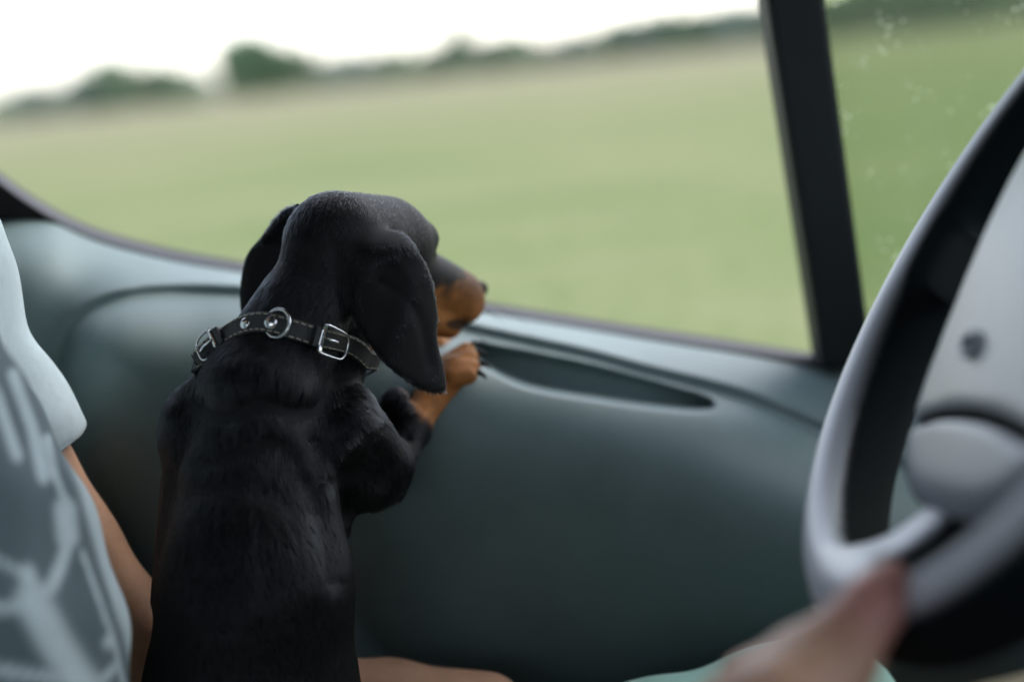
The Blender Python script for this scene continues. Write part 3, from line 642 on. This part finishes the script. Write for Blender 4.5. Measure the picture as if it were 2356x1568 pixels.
# printed motif on the chest: dark ground with pale brush-like figures (the cloth's own colour)
sx_, sy_ = PX(v)
def seg_d(x, y, pts):
    d = np.full(x.shape, 1e9)
    for (x0, y0), (x1, y1) in zip(pts[:-1], pts[1:]):
        ex, ey = x1 - x0, y1 - y0; t = np.clip(((x - x0) * ex + (y - y0) * ey) / (ex * ex + ey * ey + 1e-9), 0, 1); d = np.minimum(d, np.hypot(x - x0 - t * ex, y - y0 - t * ey))
    return d
edge = np.interp(sy_, [600, 705, 830, 1000, 1120, 1300, 1450, 1568, 1900], [-60, 0, 75, 150, 200, 250, 300, 330, 380])
on = sstep(.83, .80, v[:, 1]) * sstep(.575, .60, v[:, 1]) * sstep(chest[2] + .16, chest[2] + .12, v[:, 2])
ground = sstep(6, 30, edge - sx_) * on
wht = np.zeros(len(v))
for pts, w in (([(150, 1170), (156, 1235)], 30), ([(160, 1235), (140, 1300), (120, 1348), (74, 1372)], 17), ([(62, 1315), (68, 1335)], 22), ([(74, 1376), (124, 1470), (190, 1570), (230, 1700)], 46), ([(-60, 1400), (40, 1396)], 14),
               ([(111, 1003), (118, 1050), (130, 1100), (150, 1150)], 8), ([(100, 1010), (104, 1060), (128, 1105)], 6), ([(190, 1271), (264, 1478), (290, 1600)], 6), ([(246, 1473), (252, 1480)], 13), ([(268, 1531), (231, 1566)], 11), ([(30, 860), (75, 985), (100, 1100)], 16), ([(-10, 900), (40, 1050)], 14),
               ([(-200, 1000), (-80, 1250), (20, 1300), (60, 1320)], 9), ([(-150, 1500), (0, 1540), (130, 1560)], 12)):
    wht = np.maximum(wht, 1 - sstep(w * .35, w * 1.3, seg_d(sx_, sy_, pts)))
pale = np.array([.46, .55, .56]); dark = np.array([.06, .095, .105])
k_ = (ground * (1 - .9 * wht))[:, None]
set_col(shirt, pale * (1 - k_) + dark * k_)
# cuff hem
nn = np.cross(ad, [0, 0, 1.0]); nn /= np.linalg.norm(nn); bb = np.cross(ad, nn)
ax0 = P(8, 1072, .9255)
for s0 in (0.0, -0.016):
    tube('cuff_hem' if s0 == 0 else 'cuff_seam', [ax0 + ad * (s0 - .002) + (.0572 if s0 == 0 else .0568) * (math.cos(a) * nn + math.sin(a) * bb) for a in np.linspace(0, 2 * math.pi, 48, endpoint=False)], 0.0022 if s0 == 0 else .0008, M['shirt'], person, closed=True)
for n_ in ('cuff_hem', 'cuff_seam'): set_col(bpy.data.objects[n_], np.tile(pale, (len(bpy.data.objects[n_].data.vertices), 1)))
# mint shorts
FT = Field((-0.72, 0.40, Zc - 0.88), (0.48, 1.12, Zc - 0.22), 0.005)
FT.ell(vx(hip, -.01, 0, -.01), (.16, .2, .13), k=.06)
FT.cap(vx(hip, 0, .09, -.10), kn_l, .102, .062, .05); FT.cap(vx(hip, 0, -.08, -.03), vx(hip, 0, -.08, -.03) * .55 + kn_r * .45, .10, .088, .05)
for kn, dy, fr in ((kn_l, .09, 1.5), (kn_r, -.08, .50)):
    a0 = vx(hip, 0, dy, -.10 if dy > 0 else -.03); dr = (kn - a0) / np.linalg.norm(kn - a0); c = a0 + (kn - a0) * fr; FT.halfspace_cut(c, dr, c - .13, c + .16, .004)
v, f = FT.mesh(2); v[:, 2] += .0025 * np.sin(v[:, 0] * 60 + v[:, 1] * 45); mesh_obj('shorts', v, f, M['shorts'], person)

# ------------------------------------------------------------------ dog
dog = empty('dog', 'black and tan dachshund puppy leaning on the car door looking out', 'dog', loc=tuple(P(590, 1750, .87)))
dog.location = (0, 0, 0)
FD = Field(P(360, 1900, .80) - np.array([.06, .03, .02]), np.array([P(1180, 420, 1.10)[0] + .03, 1.16, P(800, 400, .95)[2] + .03]), 0.0021)
FLOW = []        # (point, direction, length, colour key)
FWD = np.array([.66, .70, -.26]); FWD /= np.linalg.norm(FWD)
SIDE = np.cross(FWD, [0, 0, 1]); SIDE /= np.linalg.norm(SIDE); UPH = np.cross(SIDE, FWD)      # SIDE: dog's right
DOWN = np.array([0.05, -.15, -1.0])
def lim(p0, r0, p1, r1, k, flow=None, ln=.010, n=6):
    a, b = P(*p0), P(*p1); FD.cap(a, b, RM(r0, a), RM(r1, b), RM(k, a))
    fl = (b - a) if flow is None else np.asarray(flow, float)
    fl = fl / np.linalg.norm(fl)
    for t in np.linspace(0, 1, n): FLOW.append((*(a + (b - a) * t), *fl, ln, RM(r0 + (r1 - r0) * t, a)))
lim((600, 1010, .90), 165, (592, 1350, .865), 205, 40, DOWN, .012, 10)
lim((588, 1350, .865), 208, (575, 1720, .86), 272, 60, DOWN, .012, 8)
lim((462, 1050, .912), 84, (462, 1350, .890), 108, 40, DOWN, .011, 8)
lim((792, 1120, .928), 42, (772, 1205, .915), 36, 26, DOWN, .009)
lim((600, 905, .885), 122, (608, 1000, .895), 148, 40, DOWN, .012)
lim((472, 965, .905), 80, (455, 1050, .925), 66, 35, DOWN, .010)                      # left shoulder
lim((549, 842, .893), 58, (432, 1000, .908), 58, 40, DOWN, .010)
lim((555, 880, .895), 75, (465, 965, .910), 78, 40, DOWN, .010)
lim((735, 645, .915), 102, (618, 860, .893), 130, 40, None, .011, 8)                  # neck
lim((810, 720, .940), 62, (772, 850, .930), 68, 30, None, .009)                       # throat
lim((775, 561, .926), 122, (882, 560, .975), 110, 30, -FWD * .6 + DOWN * .8, .007, 6)                  # skull
lim((920, 566, .985), 77, (925, 600, .99), 70, 30, -FWD, .005)
lim((976, 548, .990), 34, (970, 556, .992), 32, 22, -FWD, .004)                       # brow
lim((900, 650, .990), 84, (930, 680, 1.0), 70, 30, -FWD, .005)                        # cheek
lim((955, 636, 1.005), 72, (1052, 680, 1.045), 61, 26, -FWD, .004, 6)                 # muzzle
lim((1050, 700, 1.040), 54, (1066, 697, 1.048), 49, 16, -FWD, .004)                   # flews
lim((950, 718, 1.0), 46, (1034, 750, 1.032), 30, 14, -FWD, .004)                      # lower jaw
FD.cap(P(1042, 748, 1.005), P(1072, 742, 1.03), RM(11, P(1050, 745, 1.02)), RM(9, P(1050, 745, 1.02)), .004, cut=True)    # parted lips
FD.ell(P(1102, 664, 1.072), (.0075, .0075, .0065), k=.004)                            # nose
lim((830, 548, .920), 26, (905, 541, .938), 24, 16, DOWN, .006)                       # ear root
# right foreleg
lim((780, 965, .905), 92, (880, 1065, .940), 66, 35, (.5, .3, -.8), .010)
lim((880, 1065, .940), 62, (893, 1112, .950), 46, 22, (.3, .2, -.9), .008)
lim((905, 1080, .950), 44, (948, 985, .980), 40, 20, (.3, .3, .8), .008)
lim((908, 925, .978), 34, (945, 1000, .982), 38, 20, (.3, .3, -.3), .007)
lim((948, 985, .980), 40, (985, 925, 1.002), 35, 18, (.5, .4, .7), .006)
lim((985, 925, 1.002), 36, (1045, 855, 1.020), 38, 14, (.5, .4, .7), .005)
lim((800, 1090, .925), 78, (850, 1110, .935), 66, 30, DOWN, .009)
TOES = [((1030, 838, 1.030), (1072, 806, 1.043)), ((1040, 845, 1.020), (1083, 824, 1.030)), ((1045, 855, 1.012), (1086, 846, 1.018)), ((1040, 868, 1.007), (1078, 864, 1.010))]
for a, b in TOES: lim(a, 25, b, 21, 7, (.6, .6, .2), .0035, 3)
# left foreleg, behind the neck
lim((480, 960, .93), 70, (620, 880, .975), 40, 25, None, .008); lim((620, 880, .975), 38, (860, 770, 1.035), 28, 20, None, .006); lim((860, 770, 1.035), 28, (1000, 790, 1.066), 26, 12, None, .005)
for a, b in (((1000, 788, 1.066), (1030, 786, 1.078)), ((1005, 798, 1.066), (1036, 800, 1.075))): lim(a, 17, b, 14, 6, (.6, .6, .2), .0035, 3)
# haunches and hind feet, below the frame
for s_ in (-1, 1):
    lim((592 + s_ * 130, 1760, .88), 130, (592 + s_ * 190, 1760, .95), 85, 40, DOWN, .010)
    lim((592 + s_ * 190, 1760, .95), 75, (592 + s_ * 190, 1860, .93), 40, 20, DOWN, .007)
# ears: thin bent flaps with a traced outline
EAR_R = smooth_path([(800, 548), (850, 530), (905, 526), (935, 540), (962, 575), (985, 615), (1000, 660), (1008, 715), (1006, 760), (1010, 795), (1022, 845), (1029, 878), (1022, 897), (1000, 903), (962, 893), (920, 866), (880, 830), (845, 785), (815, 735), (798, 690), (793, 650), (783, 610), (784, 575), (800, 548)], 70)
EAR_L = smooth_path([(690, 465), (655, 480), (632, 500), (598, 546), (568, 585), (556, 630), (551, 680), (556, 728), (575, 720), (600, 690), (640, 640), (680, 570), (700, 520), (690, 465)], 50)
def ear(poly, Yf, th, flow_pts):
    x0, y0 = poly.min(0) - 25; x1, y1 = poly.max(0) + 25
    cs = np.array([P(x, y, Yy) for x in (x0, x1) for y in (y0, y1) for Yy in (.86, 1.02)])
    sl, X, Y, Z = FD.sub(cs.min(0), cs.max(0)); shp = FD.v[sl].shape
    q = np.stack(np.broadcast_arrays(X, Y, Z), -1).reshape(-1, 3).astype(np.float64)
    px, py = PX(q); m = (px > x0) & (px < x1) & (py > y0) & (py < y1) & (q[:, 1] > .87) & (q[:, 1] < 1.01)
    d = np.full(len(q), .05, np.float32)
    pp, qq = px[m], py[m]; sd = poly_sd(pp, qq, poly); mm = .93 / FPX
    dep = q[m, 1] - Yf(pp, qq)
    e2d = (sd + 12) * mm; et = np.abs(dep) - (th - .0035)
    dm = np.sqrt(np.maximum(e2d, 0) ** 2 + np.maximum(et, 0) ** 2) + np.minimum(np.maximum(e2d, et), 0) - .0035
    d[m] = dm; FD.union(sl, d.reshape(shp), .006)
    for a in flow_pts: FLOW.append((*P(*a[0]), *(a[1] / np.linalg.norm(a[1])), a[2], .012))
def yr(px, py): return .894 + .022 * (np.maximum(px - 880, 0) / 120) ** 2 + .006 * (np.maximum(860 - px, 0) / 70) ** 2 + .018 * np.maximum((575 - py) / 45, 0) ** 1.5 + .003 * np.sin(px / 22.0 + py / 60) * sstep(560, 640, py)
def yl(px, py): return .978 - .02 * np.maximum((560 - py) / 60, 0)
ear(EAR_R, yr, .0040, [((x, y, .905), np.array([.12 + (x - 870) / 600, .0, -1.0]), .006) for x in (820, 870, 920, 970) for y in (560, 600, 650, 700, 760, 820, 870) if poly_sd(np.array([x]), np.array([y]), EAR_R)[0] < 0])
ear(EAR_L, yl, .0042, [((x, y, .978), np.array([-.3, .0, -1.0]), .006) for x, y in ((640, 520), (610, 570), (585, 620), (570, 680), (620, 620))])
v, f = FD.mesh(2)
RIDGES = [([(480, 862), (580, 850), (690, 892)], 40, .0032), ([(398, 930), (393, 1010), (425, 1070)], 26, .0030), ([(560, 978), (640, 968), (690, 1020), (708, 1075)], 28, .0030), ([(610, 922), (700, 928), (790, 900)], 34, -.0026), ([(430, 925), (520, 948), (580, 925)], 30, -.0026),
          ([(720, 1000), (738, 1090)], 18, -.0030), ([(455, 1060), (520, 1045), (560, 1020)], 22, -.0016), ([(400, 1240), (500, 1190), (620, 1220), (700, 1310)], 60, .0032), ([(420, 1130), (540, 1110), (660, 1165)], 34, -.0014), ([(755, 1070), (800, 995), (880, 952), (928, 962)], 18, .0035),
          ([(738, 1110), (768, 1200), (792, 1300)], 13, .0026), ([(700, 1090), (735, 1200), (755, 1320)], 20, -.0022), ([(932, 915), (940, 1000)], 15, -.003), ([(965, 930), (975, 1000), (950, 1060)], 13, .0015), ([(840, 1000), (880, 1060), (880, 1110)], 24, -.0025), ([(560, 1130), (575, 1400)], 30, .0016), ([(500, 1300), (520, 1420)], 26, -.0016),
          ([(770, 560), (790, 640), (800, 720)], 18, -.002), ([(640, 650), (620, 760)], 22, .0015), ([(830, 600), (900, 590), (940, 640)], 14, .0008), ([(880, 650), (960, 720), (990, 840)], 12, -.0012)]
dpx, dpy = PX(v)
tri_ = np.concatenate([f[:, [0, 1, 2]], f[:, [0, 2, 3]]]); fn_ = np.cross(v[tri_[:, 1]] - v[tri_[:, 0]], v[tri_[:, 2]] - v[tri_[:, 0]]); vn_ = np.zeros_like(v)
for i in range(3): np.add.at(vn_, tri_[:, i], fn_)
vn_ /= np.maximum(np.linalg.norm(vn_, axis=1), 1e-12)[:, None]
face = np.clip(((CAM - v) * vn_).sum(1) / np.linalg.norm(CAM - v, axis=1) * 1.6, 0, 1) * (v[:, 1] < .96)
disp = np.zeros(len(v))
for pts, w, amp in RIDGES: disp += amp * np.exp(-(seg_d(dpx, dpy, smooth_path(pts, 14)) / w) ** 2)
v = v + vn_ * (disp * face)[:, None]
dbody = mesh_obj('body', v, f, M['dog_skin'], dog)
# coat colour: black with tan points
FLOW = np.array(FLOW)
def coat(p):
    px, py = PX(p); h = p - P(955, 640, 1.005); fa = h @ FWD; ua = h @ UPH; sa = h @ SIDE
    n = .5 + .5 * np.sin(p[:, 0] * 310 + 3 * np.sin(p[:, 2] * 220)) * np.sin(p[:, 2] * 270 + p[:, 1] * 190)
    wob = (n - .5) * .006
    head_m = (p[:, 1] > .955) & (px > 930) & (py < 790)
    muz = sstep(.010, -.006, ua - (-.009 + np.clip(fa - .020, 0, .04) * .70) + wob) * head_m
    back = sstep(.022, .040, fa)
    legs = sstep(-4, 12, (px - 905) * .795 - (py - 880) * .606 + wob * 2500) * ((py > 775) & (py < 1030) & (px > 880) & (p[:, 1] > .962))
    legs = np.maximum(legs, ((p[:, 1] > 1.0) & (px > 830) & (py > 735) & (py < 840)).astype(float))
    thr = np.clip(1 - np.hypot((px - 848) / 16, (py - 775) / 34), 0, 1) * (p[:, 1] > .93) * .8
    tan = np.clip(np.maximum.reduce([muz, legs, thr]), 0, 1)
    tc = np.array([.40, .155, .038]) * (1 - .25 * n[:, None]); 
    tc = np.where((muz > 0)[:, None], tc * (1 - (.68 * back * sstep(-.022, .002, ua))[:, None]) , tc)
    blk = np.array([.0045, .0052, .0062])  # slightly blue, so the black itself carries some sky sheen
    c = blk * (1 - tan[:, None]) + tc * tan[:, None]
    d_nose = np.linalg.norm(p - P(1104, 664, 1.072), axis=1)
    c = np.where((d_nose < .0095)[:, None], .006, c)
    mouth = np.minimum(np.hypot((px - 1056) / 30, (py - 746) / 13), 9)
    c = np.where(((mouth < 1) & head_m)[:, None], c * .12, c)  # shade inside the parted lips painted into the coat colour
    return c, tan, d_nose
cc, _, _ = coat(v); set_col(dbody, cc * .8)
# fur strands
tri = np.concatenate([f[:, [0, 1, 2]], f[:, [0, 2, 3]]])
A_, B_, C_ = v[tri[:, 0]], v[tri[:, 1]], v[tri[:, 2]]
fn = np.cross(B_ - A_, C_ - A_); ar = np.linalg.norm(fn, axis=1) / 2; fn /= np.maximum(2 * ar, 1e-12)[:, None]
cen = (A_ + B_ + C_) / 3
tx_, ty_ = PX(cen)
wgt = ar * np.where((ty_ < 1640) & (tx_ > 300), 1.0, .05) * np.where(((CAM - cen) * fn).sum(1) > -.15, 1.0, .25)
NF = 150000
ti = rng.choice(len(tri), NF, p=wgt / wgt.sum())
u1, u2 = rng.random(NF), rng.random(NF); s1 = np.sqrt(u1)
root = A_[ti] * (1 - s1)[:, None] + B_[ti] * (s1 * (1 - u2))[:, None] + C_[ti] * (s1 * u2)[:, None]
# smooth vertex normals
vn = np.zeros_like(v)
for i in range(3): np.add.at(vn, tri[:, i], fn * ar[:, None])
vn /= np.maximum(np.linalg.norm(vn, axis=1), 1e-12)[:, None]
nr = vn[tri[ti, 0]] * (1 - s1)[:, None] + vn[tri[ti, 1]] * (s1 * (1 - u2))[:, None] + vn[tri[ti, 2]] * (s1 * u2)[:, None]
nr /= np.linalg.norm(nr, axis=1)[:, None]
flow = np.zeros((NF, 3)); ln = np.zeros(NF)
for i in range(0, NF, 20000):
    d = np.linalg.norm(root[i:i + 20000, None] - FLOW[None, :, :3], axis=2) - FLOW[None, :, 7]
    w = np.exp(-d / .006); w /= w.sum(1)[:, None]
    flow[i:i + 20000] = w @ FLOW[:, 3:6]; ln[i:i + 20000] = w @ FLOW[:, 6]
# clumps: strands lean together in tufts
cl = rng.choice(NF, 9000); from mathutils.kdtree import KDTree
kd = KDTree(len(cl))
for i, c in enumerate(cl): kd.insert(root[c], i)
kd.balance()
cj = np.array([kd.find(r_)[1] for r_ in root]); cdir = rng.normal(size=(len(cl), 3)) * .12
flow = flow / np.maximum(np.linalg.norm(flow, axis=1), 1e-9)[:, None] + cdir[cj] + rng.normal(size=(NF, 3)) * .10
flow -= nr * (flow * nr).sum(1)[:, None]; flow /= np.maximum(np.linalg.norm(flow, axis=1), 1e-9)[:, None]
ln = ln * (.65 + .4 * rng.random(NF))
lift = (.14 + .12 * rng.random(NF)) * np.where(ln < .0072, .55, 1.0)
conv = root[cl][cj] - root; conv -= nr * (conv * nr).sum(1)[:, None]
cosr, tanm, dn = coat(root)
keep = dn > .0085
pts = []
for t in (0, .33, .66, 1.0):
    up = lift * (t - .45 * t * t)
    pts.append(root - nr * .0006 + (flow * t + nr * up[:, None]) * ln[:, None] + conv * .12 * t)
pts = np.stack(pts, 1)[keep]; nk = len(pts)
hc = bpy.data.hair_curves.new('fur'); hc.add_curves([4] * nk)
hc.attributes['position'].data.foreach_set('vector', pts.reshape(-1).astype(np.float32))
ra_ = hc.attributes.get('radius') or hc.attributes.new('radius', 'FLOAT', 'POINT')
ra_.data.foreach_set('value', np.tile(np.array([.00017, .00016, .00012, .00003], np.float32), nk))
ca = hc.attributes.new('col', 'FLOAT_COLOR', 'CURVE')
c4 = np.ones((nk, 4), np.float32); c4[:, :3] = np.clip(cosr[keep] * (.35 + 1.3 * rng.random(nk))[:, None], 0, 1); ca.data.foreach_set('color', c4.ravel())
fm = bpy.data.materials.new('dog_fur'); fm.use_nodes = True; nt = fm.node_tree; nt.nodes.clear()
out = nt.nodes.new('ShaderNodeOutputMaterial'); hb = nt.nodes.new('ShaderNodeBsdfHairPrincipled'); hb.model = 'CHIANG'; hb.parametrization = 'COLOR'
hb.inputs['IOR'].default_value = 1.38; hb.inputs['Roughness'].default_value = .26; hb.inputs['Radial Roughness'].default_value = .45; hb.inputs['Coat'].default_value = .1
at_ = nt.nodes.new('ShaderNodeAttribute'); at_.attribute_name = 'col'; nt.links.new(at_.outputs['Color'], hb.inputs['Color']); nt.links.new(hb.outputs[0], out.inputs['Surface'])
hc.materials.append(fm); link(bpy.data.objects.new('fur', hc), dog)
# claws
def claw(b, d, L=.009, r=.0022):
    b = np.asarray(b); d = np.asarray(d, float) / np.linalg.norm(d); dn_ = np.array([0, 0, -1.0])
    path = [b - d * .003, b + d * L * .5, b + d * L * .85 + dn_ * L * .22, b + d * L + dn_ * L * .5]
    tube('claw', path, [r, r * .95, r * .6, r * .15], M['claw'], dog, seg=8)
for (a, b), dd in zip(TOES, ((.8, .35, .25), (.9, .25, .12), (.9, .15, 0), (.85, .1, -.15))):
    pa, pb = P(*a), P(*b); claw(pb + (pb - pa) / np.linalg.norm(pb - pa) * .004 + np.array([0, 0, .002]), dd)
for q in ((1040, 786, 1.08), (1046, 800, 1.078)): claw(P(*q), (.9, .3, .1), .007, .0018)
# eyes, whiskers
for s_ in (1, -1):
    bm = bmesh.new(); bmesh.ops.create_uvsphere(bm, u_segments=18, v_segments=12, radius=.0075); o = bm_obj('eye', bm, M['eye'], dog, True)
    o.location = tuple(P(935, 580, .995) + FWD * .008 + SIDE * s_ * .012)
for i in range(12):
    b0 = P(1040 + 4 * (i % 6) * 2.2, 690 + 8 * (i % 5), 1.052) + SIDE * .012 * (1 if i < 7 else -1); dr = FWD * .5 + SIDE * (.5 if i < 7 else -.6) + np.array([0, 0, -.25 + .1 * (i % 5)])
    dr /= np.linalg.norm(dr); L = .025 + .012 * random.random()
    tube('whisker', smooth_path([b0, b0 + dr * L * .5, b0 + dr * L + np.array([0, 0, -.005])], 6), [.00018, .00016, .00014, .0001, .00008, .00004], M['claw'], dog, seg=5)

# ------------------------------------------------------------------ collar on the dog
collar = empty('dog_collar', 'black leather stitched collar with nickel buckles on the dog', 'collar')
bvh = BVHTree.FromPolygons([Vector(p) for p in v], f.tolist())
cpath = np.array([(779, 1455), (800, 1432), (835, 1395), (885, 1350), (945, 1311), (1000, 1291), (1050, 1286), (1110, 1297), (1180, 1318), (1250, 1340), (1310, 1356), (1360, 1368), (1410, 1385), (1445, 1410), (1470, 1440)], float) / 1.7386
cs_ = smooth_path(cpath, 90)
def hit(px, py):
    d = Vector(P(px, py, 1.0) - CAM).normalized(); h = bvh.ray_cast(Vector(CAM), d); return h
Yc = []
for x, y in cs_:
    h = hit(x, y); Yc.append(h[0].y if h[0] is not None and h[0].y < .97 else np.nan)
Yc = np.array(Yc); idx = np.arange(len(Yc)); okk = ~np.isnan(Yc)
Yc = np.interp(idx, idx[okk], Yc[okk])
for _ in range(12): Yc = np.concatenate([[Yc[0]], (Yc[:-2] + Yc[1:-1] * 2 + Yc[2:]) / 4, [Yc[-1]]])
vis = P(cs_[:, 0], cs_[:, 1], Yc - .0035)
# the hidden half closes the loop round the throat
c0, c1 = vis[-1], vis[0]
hid = smooth_path([vis[-6], c0, vx(c0, .004, .02, -.006), vx((c0 + c1) / 2, .02, .082, -.03), vx(c1, .01, .05, -.012), c1, vis[5]], 60)
hid = hid[(np.arange(60) > 10) & (np.arange(60) < 49)]
ring = np.concatenate([vis, hid]); nR = len(ring)
for _ in range(2): ring = (np.roll(ring, 1, 0) + 2 * ring + np.roll(ring, -1, 0)) / 4
cenr = ring.mean(0); T_ = np.roll(ring, -1, 0) - np.roll(ring, 1, 0); T_ /= np.linalg.norm(T_, axis=1)[:, None]
AX = P(735, 645, .915) - P(618, 860, .893); AX /= np.linalg.norm(AX); AX = AX * .8 + np.array([0, 0, .3]); AX /= np.linalg.norm(AX)
OUT = np.cross(AX, T_); OUT /= np.linalg.norm(OUT, axis=1)[:, None]
if ((ring - cenr) * OUT).sum() < 0: OUT = -OUT
UPR = np.cross(T_, OUT); UPR *= np.sign((UPR @ AX))[:, None]
HW, TH = .0063, .0013
prof = [(-HW, -TH), (-HW, TH * .6), (-HW + .001, TH), (HW - .001, TH), (HW, TH * .6), (HW, -TH)]
vv = np.stack([ring + UPR * a + OUT * b for a, b in prof], 1).reshape(-1, 3); m_ = len(prof)
F = [(i * m_ + j, i * m_ + (j + 1) % m_, ((i + 1) % nR) * m_ + (j + 1) % m_, ((i + 1) % nR) * m_ + j) for i in range(nR) for j in range(m_)]
mesh_obj('strap', vv, F, M['leather'], collar, smooth=False)
# stitching along both edges
dist = np.concatenate([[0], np.cumsum(np.linalg.norm(np.diff(ring, axis=0), axis=1))])
def at_ring(s_, up=0.0, out=0.0):
    q = lambda a: np.array([np.interp(s_, dist, a[:, i]) for i in range(3)])
    return q(ring) + q(UPR) * up + q(OUT) * out, q(T_), q(UPR), q(OUT)
bm = bmesh.new()
for e in (-1, 1):
    s_ = .002
    while s_ < dist[-1] - .003:
        a = at_ring(s_, e * (HW - .0014), TH + .0001)[0]; b = at_ring(s_ + .0031, e * (HW - .0014) , TH + .0001)[0]; _, t_, u_, o_ = at_ring(s_ + .0015)
        w = .00032
        base = [a - u_ * w, a + u_ * w, b + u_ * w, b - u_ * w]
        hexa(bm, base + [p_ + o_ * .0006 + (t_ * .0004 if k_ < 2 else -t_ * .0004) for k_, p_ in enumerate(base)])
        s_ += .0046
st = bm_obj('stitching', bm, M['thread'], collar); st['kind'] = 'stuff'
def s_at(px_src):
    x = px_src / 1.7386; i = np.argmin(np.abs(cs_[:, 0] - x)); return dist[i]
def rivet(s_, r):
    c, t_, u_, o_ = at_ring(s_, 0, TH); bm = bmesh.new(); bmesh.ops.create_uvsphere(bm, u_segments=20, v_segments=10, radius=1)
    Mx = Matrix((Vector(t_) * r, Vector(u_) * r, Vector(o_) * r * .42)).transposed().to_4x4(); Mx.translation = Vector(c); bm.transform(Mx); bm_obj('rivet', bm, M['chrome'], collar, True)
rivet(s_at(983), .0039); rivet(s_at(1086), .0042)
# D ring around the strap
c, t_, u_, o_ = at_ring(s_at(1100), 0, TH + .001)
tube('lead_ring', [c + t_ * (.0080 * math.cos(a) + .001) + u_ * (.0088 * math.sin(a) + .0006) + o_ * (-.0002 + .0046 * math.cos(a)) for a in np.linspace(0, 2 * math.pi, 48, endpoint=False)], .0011, M['chrome'], collar, closed=True)
def buckle(s_, sgn, L=.022, sag=.0, name='buckle'):
    c, t_, u_, o_ = at_ring(s_, 0, TH + .0012); t_ = t_ * sgn
    w = HW + .0020
    loop = [c + t_ * a + u_ * (b - sag * a) + o_ * (.0012 * math.sin(math.pi * max(0, min(1, a / L)))) for a, b in ((0, w), (.004, w + .0008), (L - .005, w), (L - .0015, w - .0018), (L, w - .005), (L, -w + .005), (L - .0015, -w + .0018), (L - .005, -w), (.004, -w - .0008), (0, -w))]
    fr_ = tube(name, np.concatenate([smooth_path(loop, 40), ]), .0009, M['chrome'], collar)
    tube('roller', [c + u_ * w, c + u_ * w * .5, c - u_ * w * .5, c - u_ * w], .0023, M['chrome'], fr_, seg=14)
    tube('prong', [c + o_ * .0022, c + t_ * .006 + o_ * .0026, c + t_ * .012 + o_ * .001], .0011, M['chrome'], fr_)
    bm = bmesh.new()
    kk = [c - t_ * .0065 + u_ * (w - .002) * a + o_ * b for a, b in ((-1, -.003), (1, -.003), (1, .0022), (-1, .0022))]
    hexa(bm, kk + [p_ + t_ * .004 for p_ in kk]); bm_obj('keeper_loop', bm, M['leather'], fr_, bevel=.0006)
    return fr_
buckle(s_at(1276), 1, .021, .12); buckle(s_at(866), -1, .014)
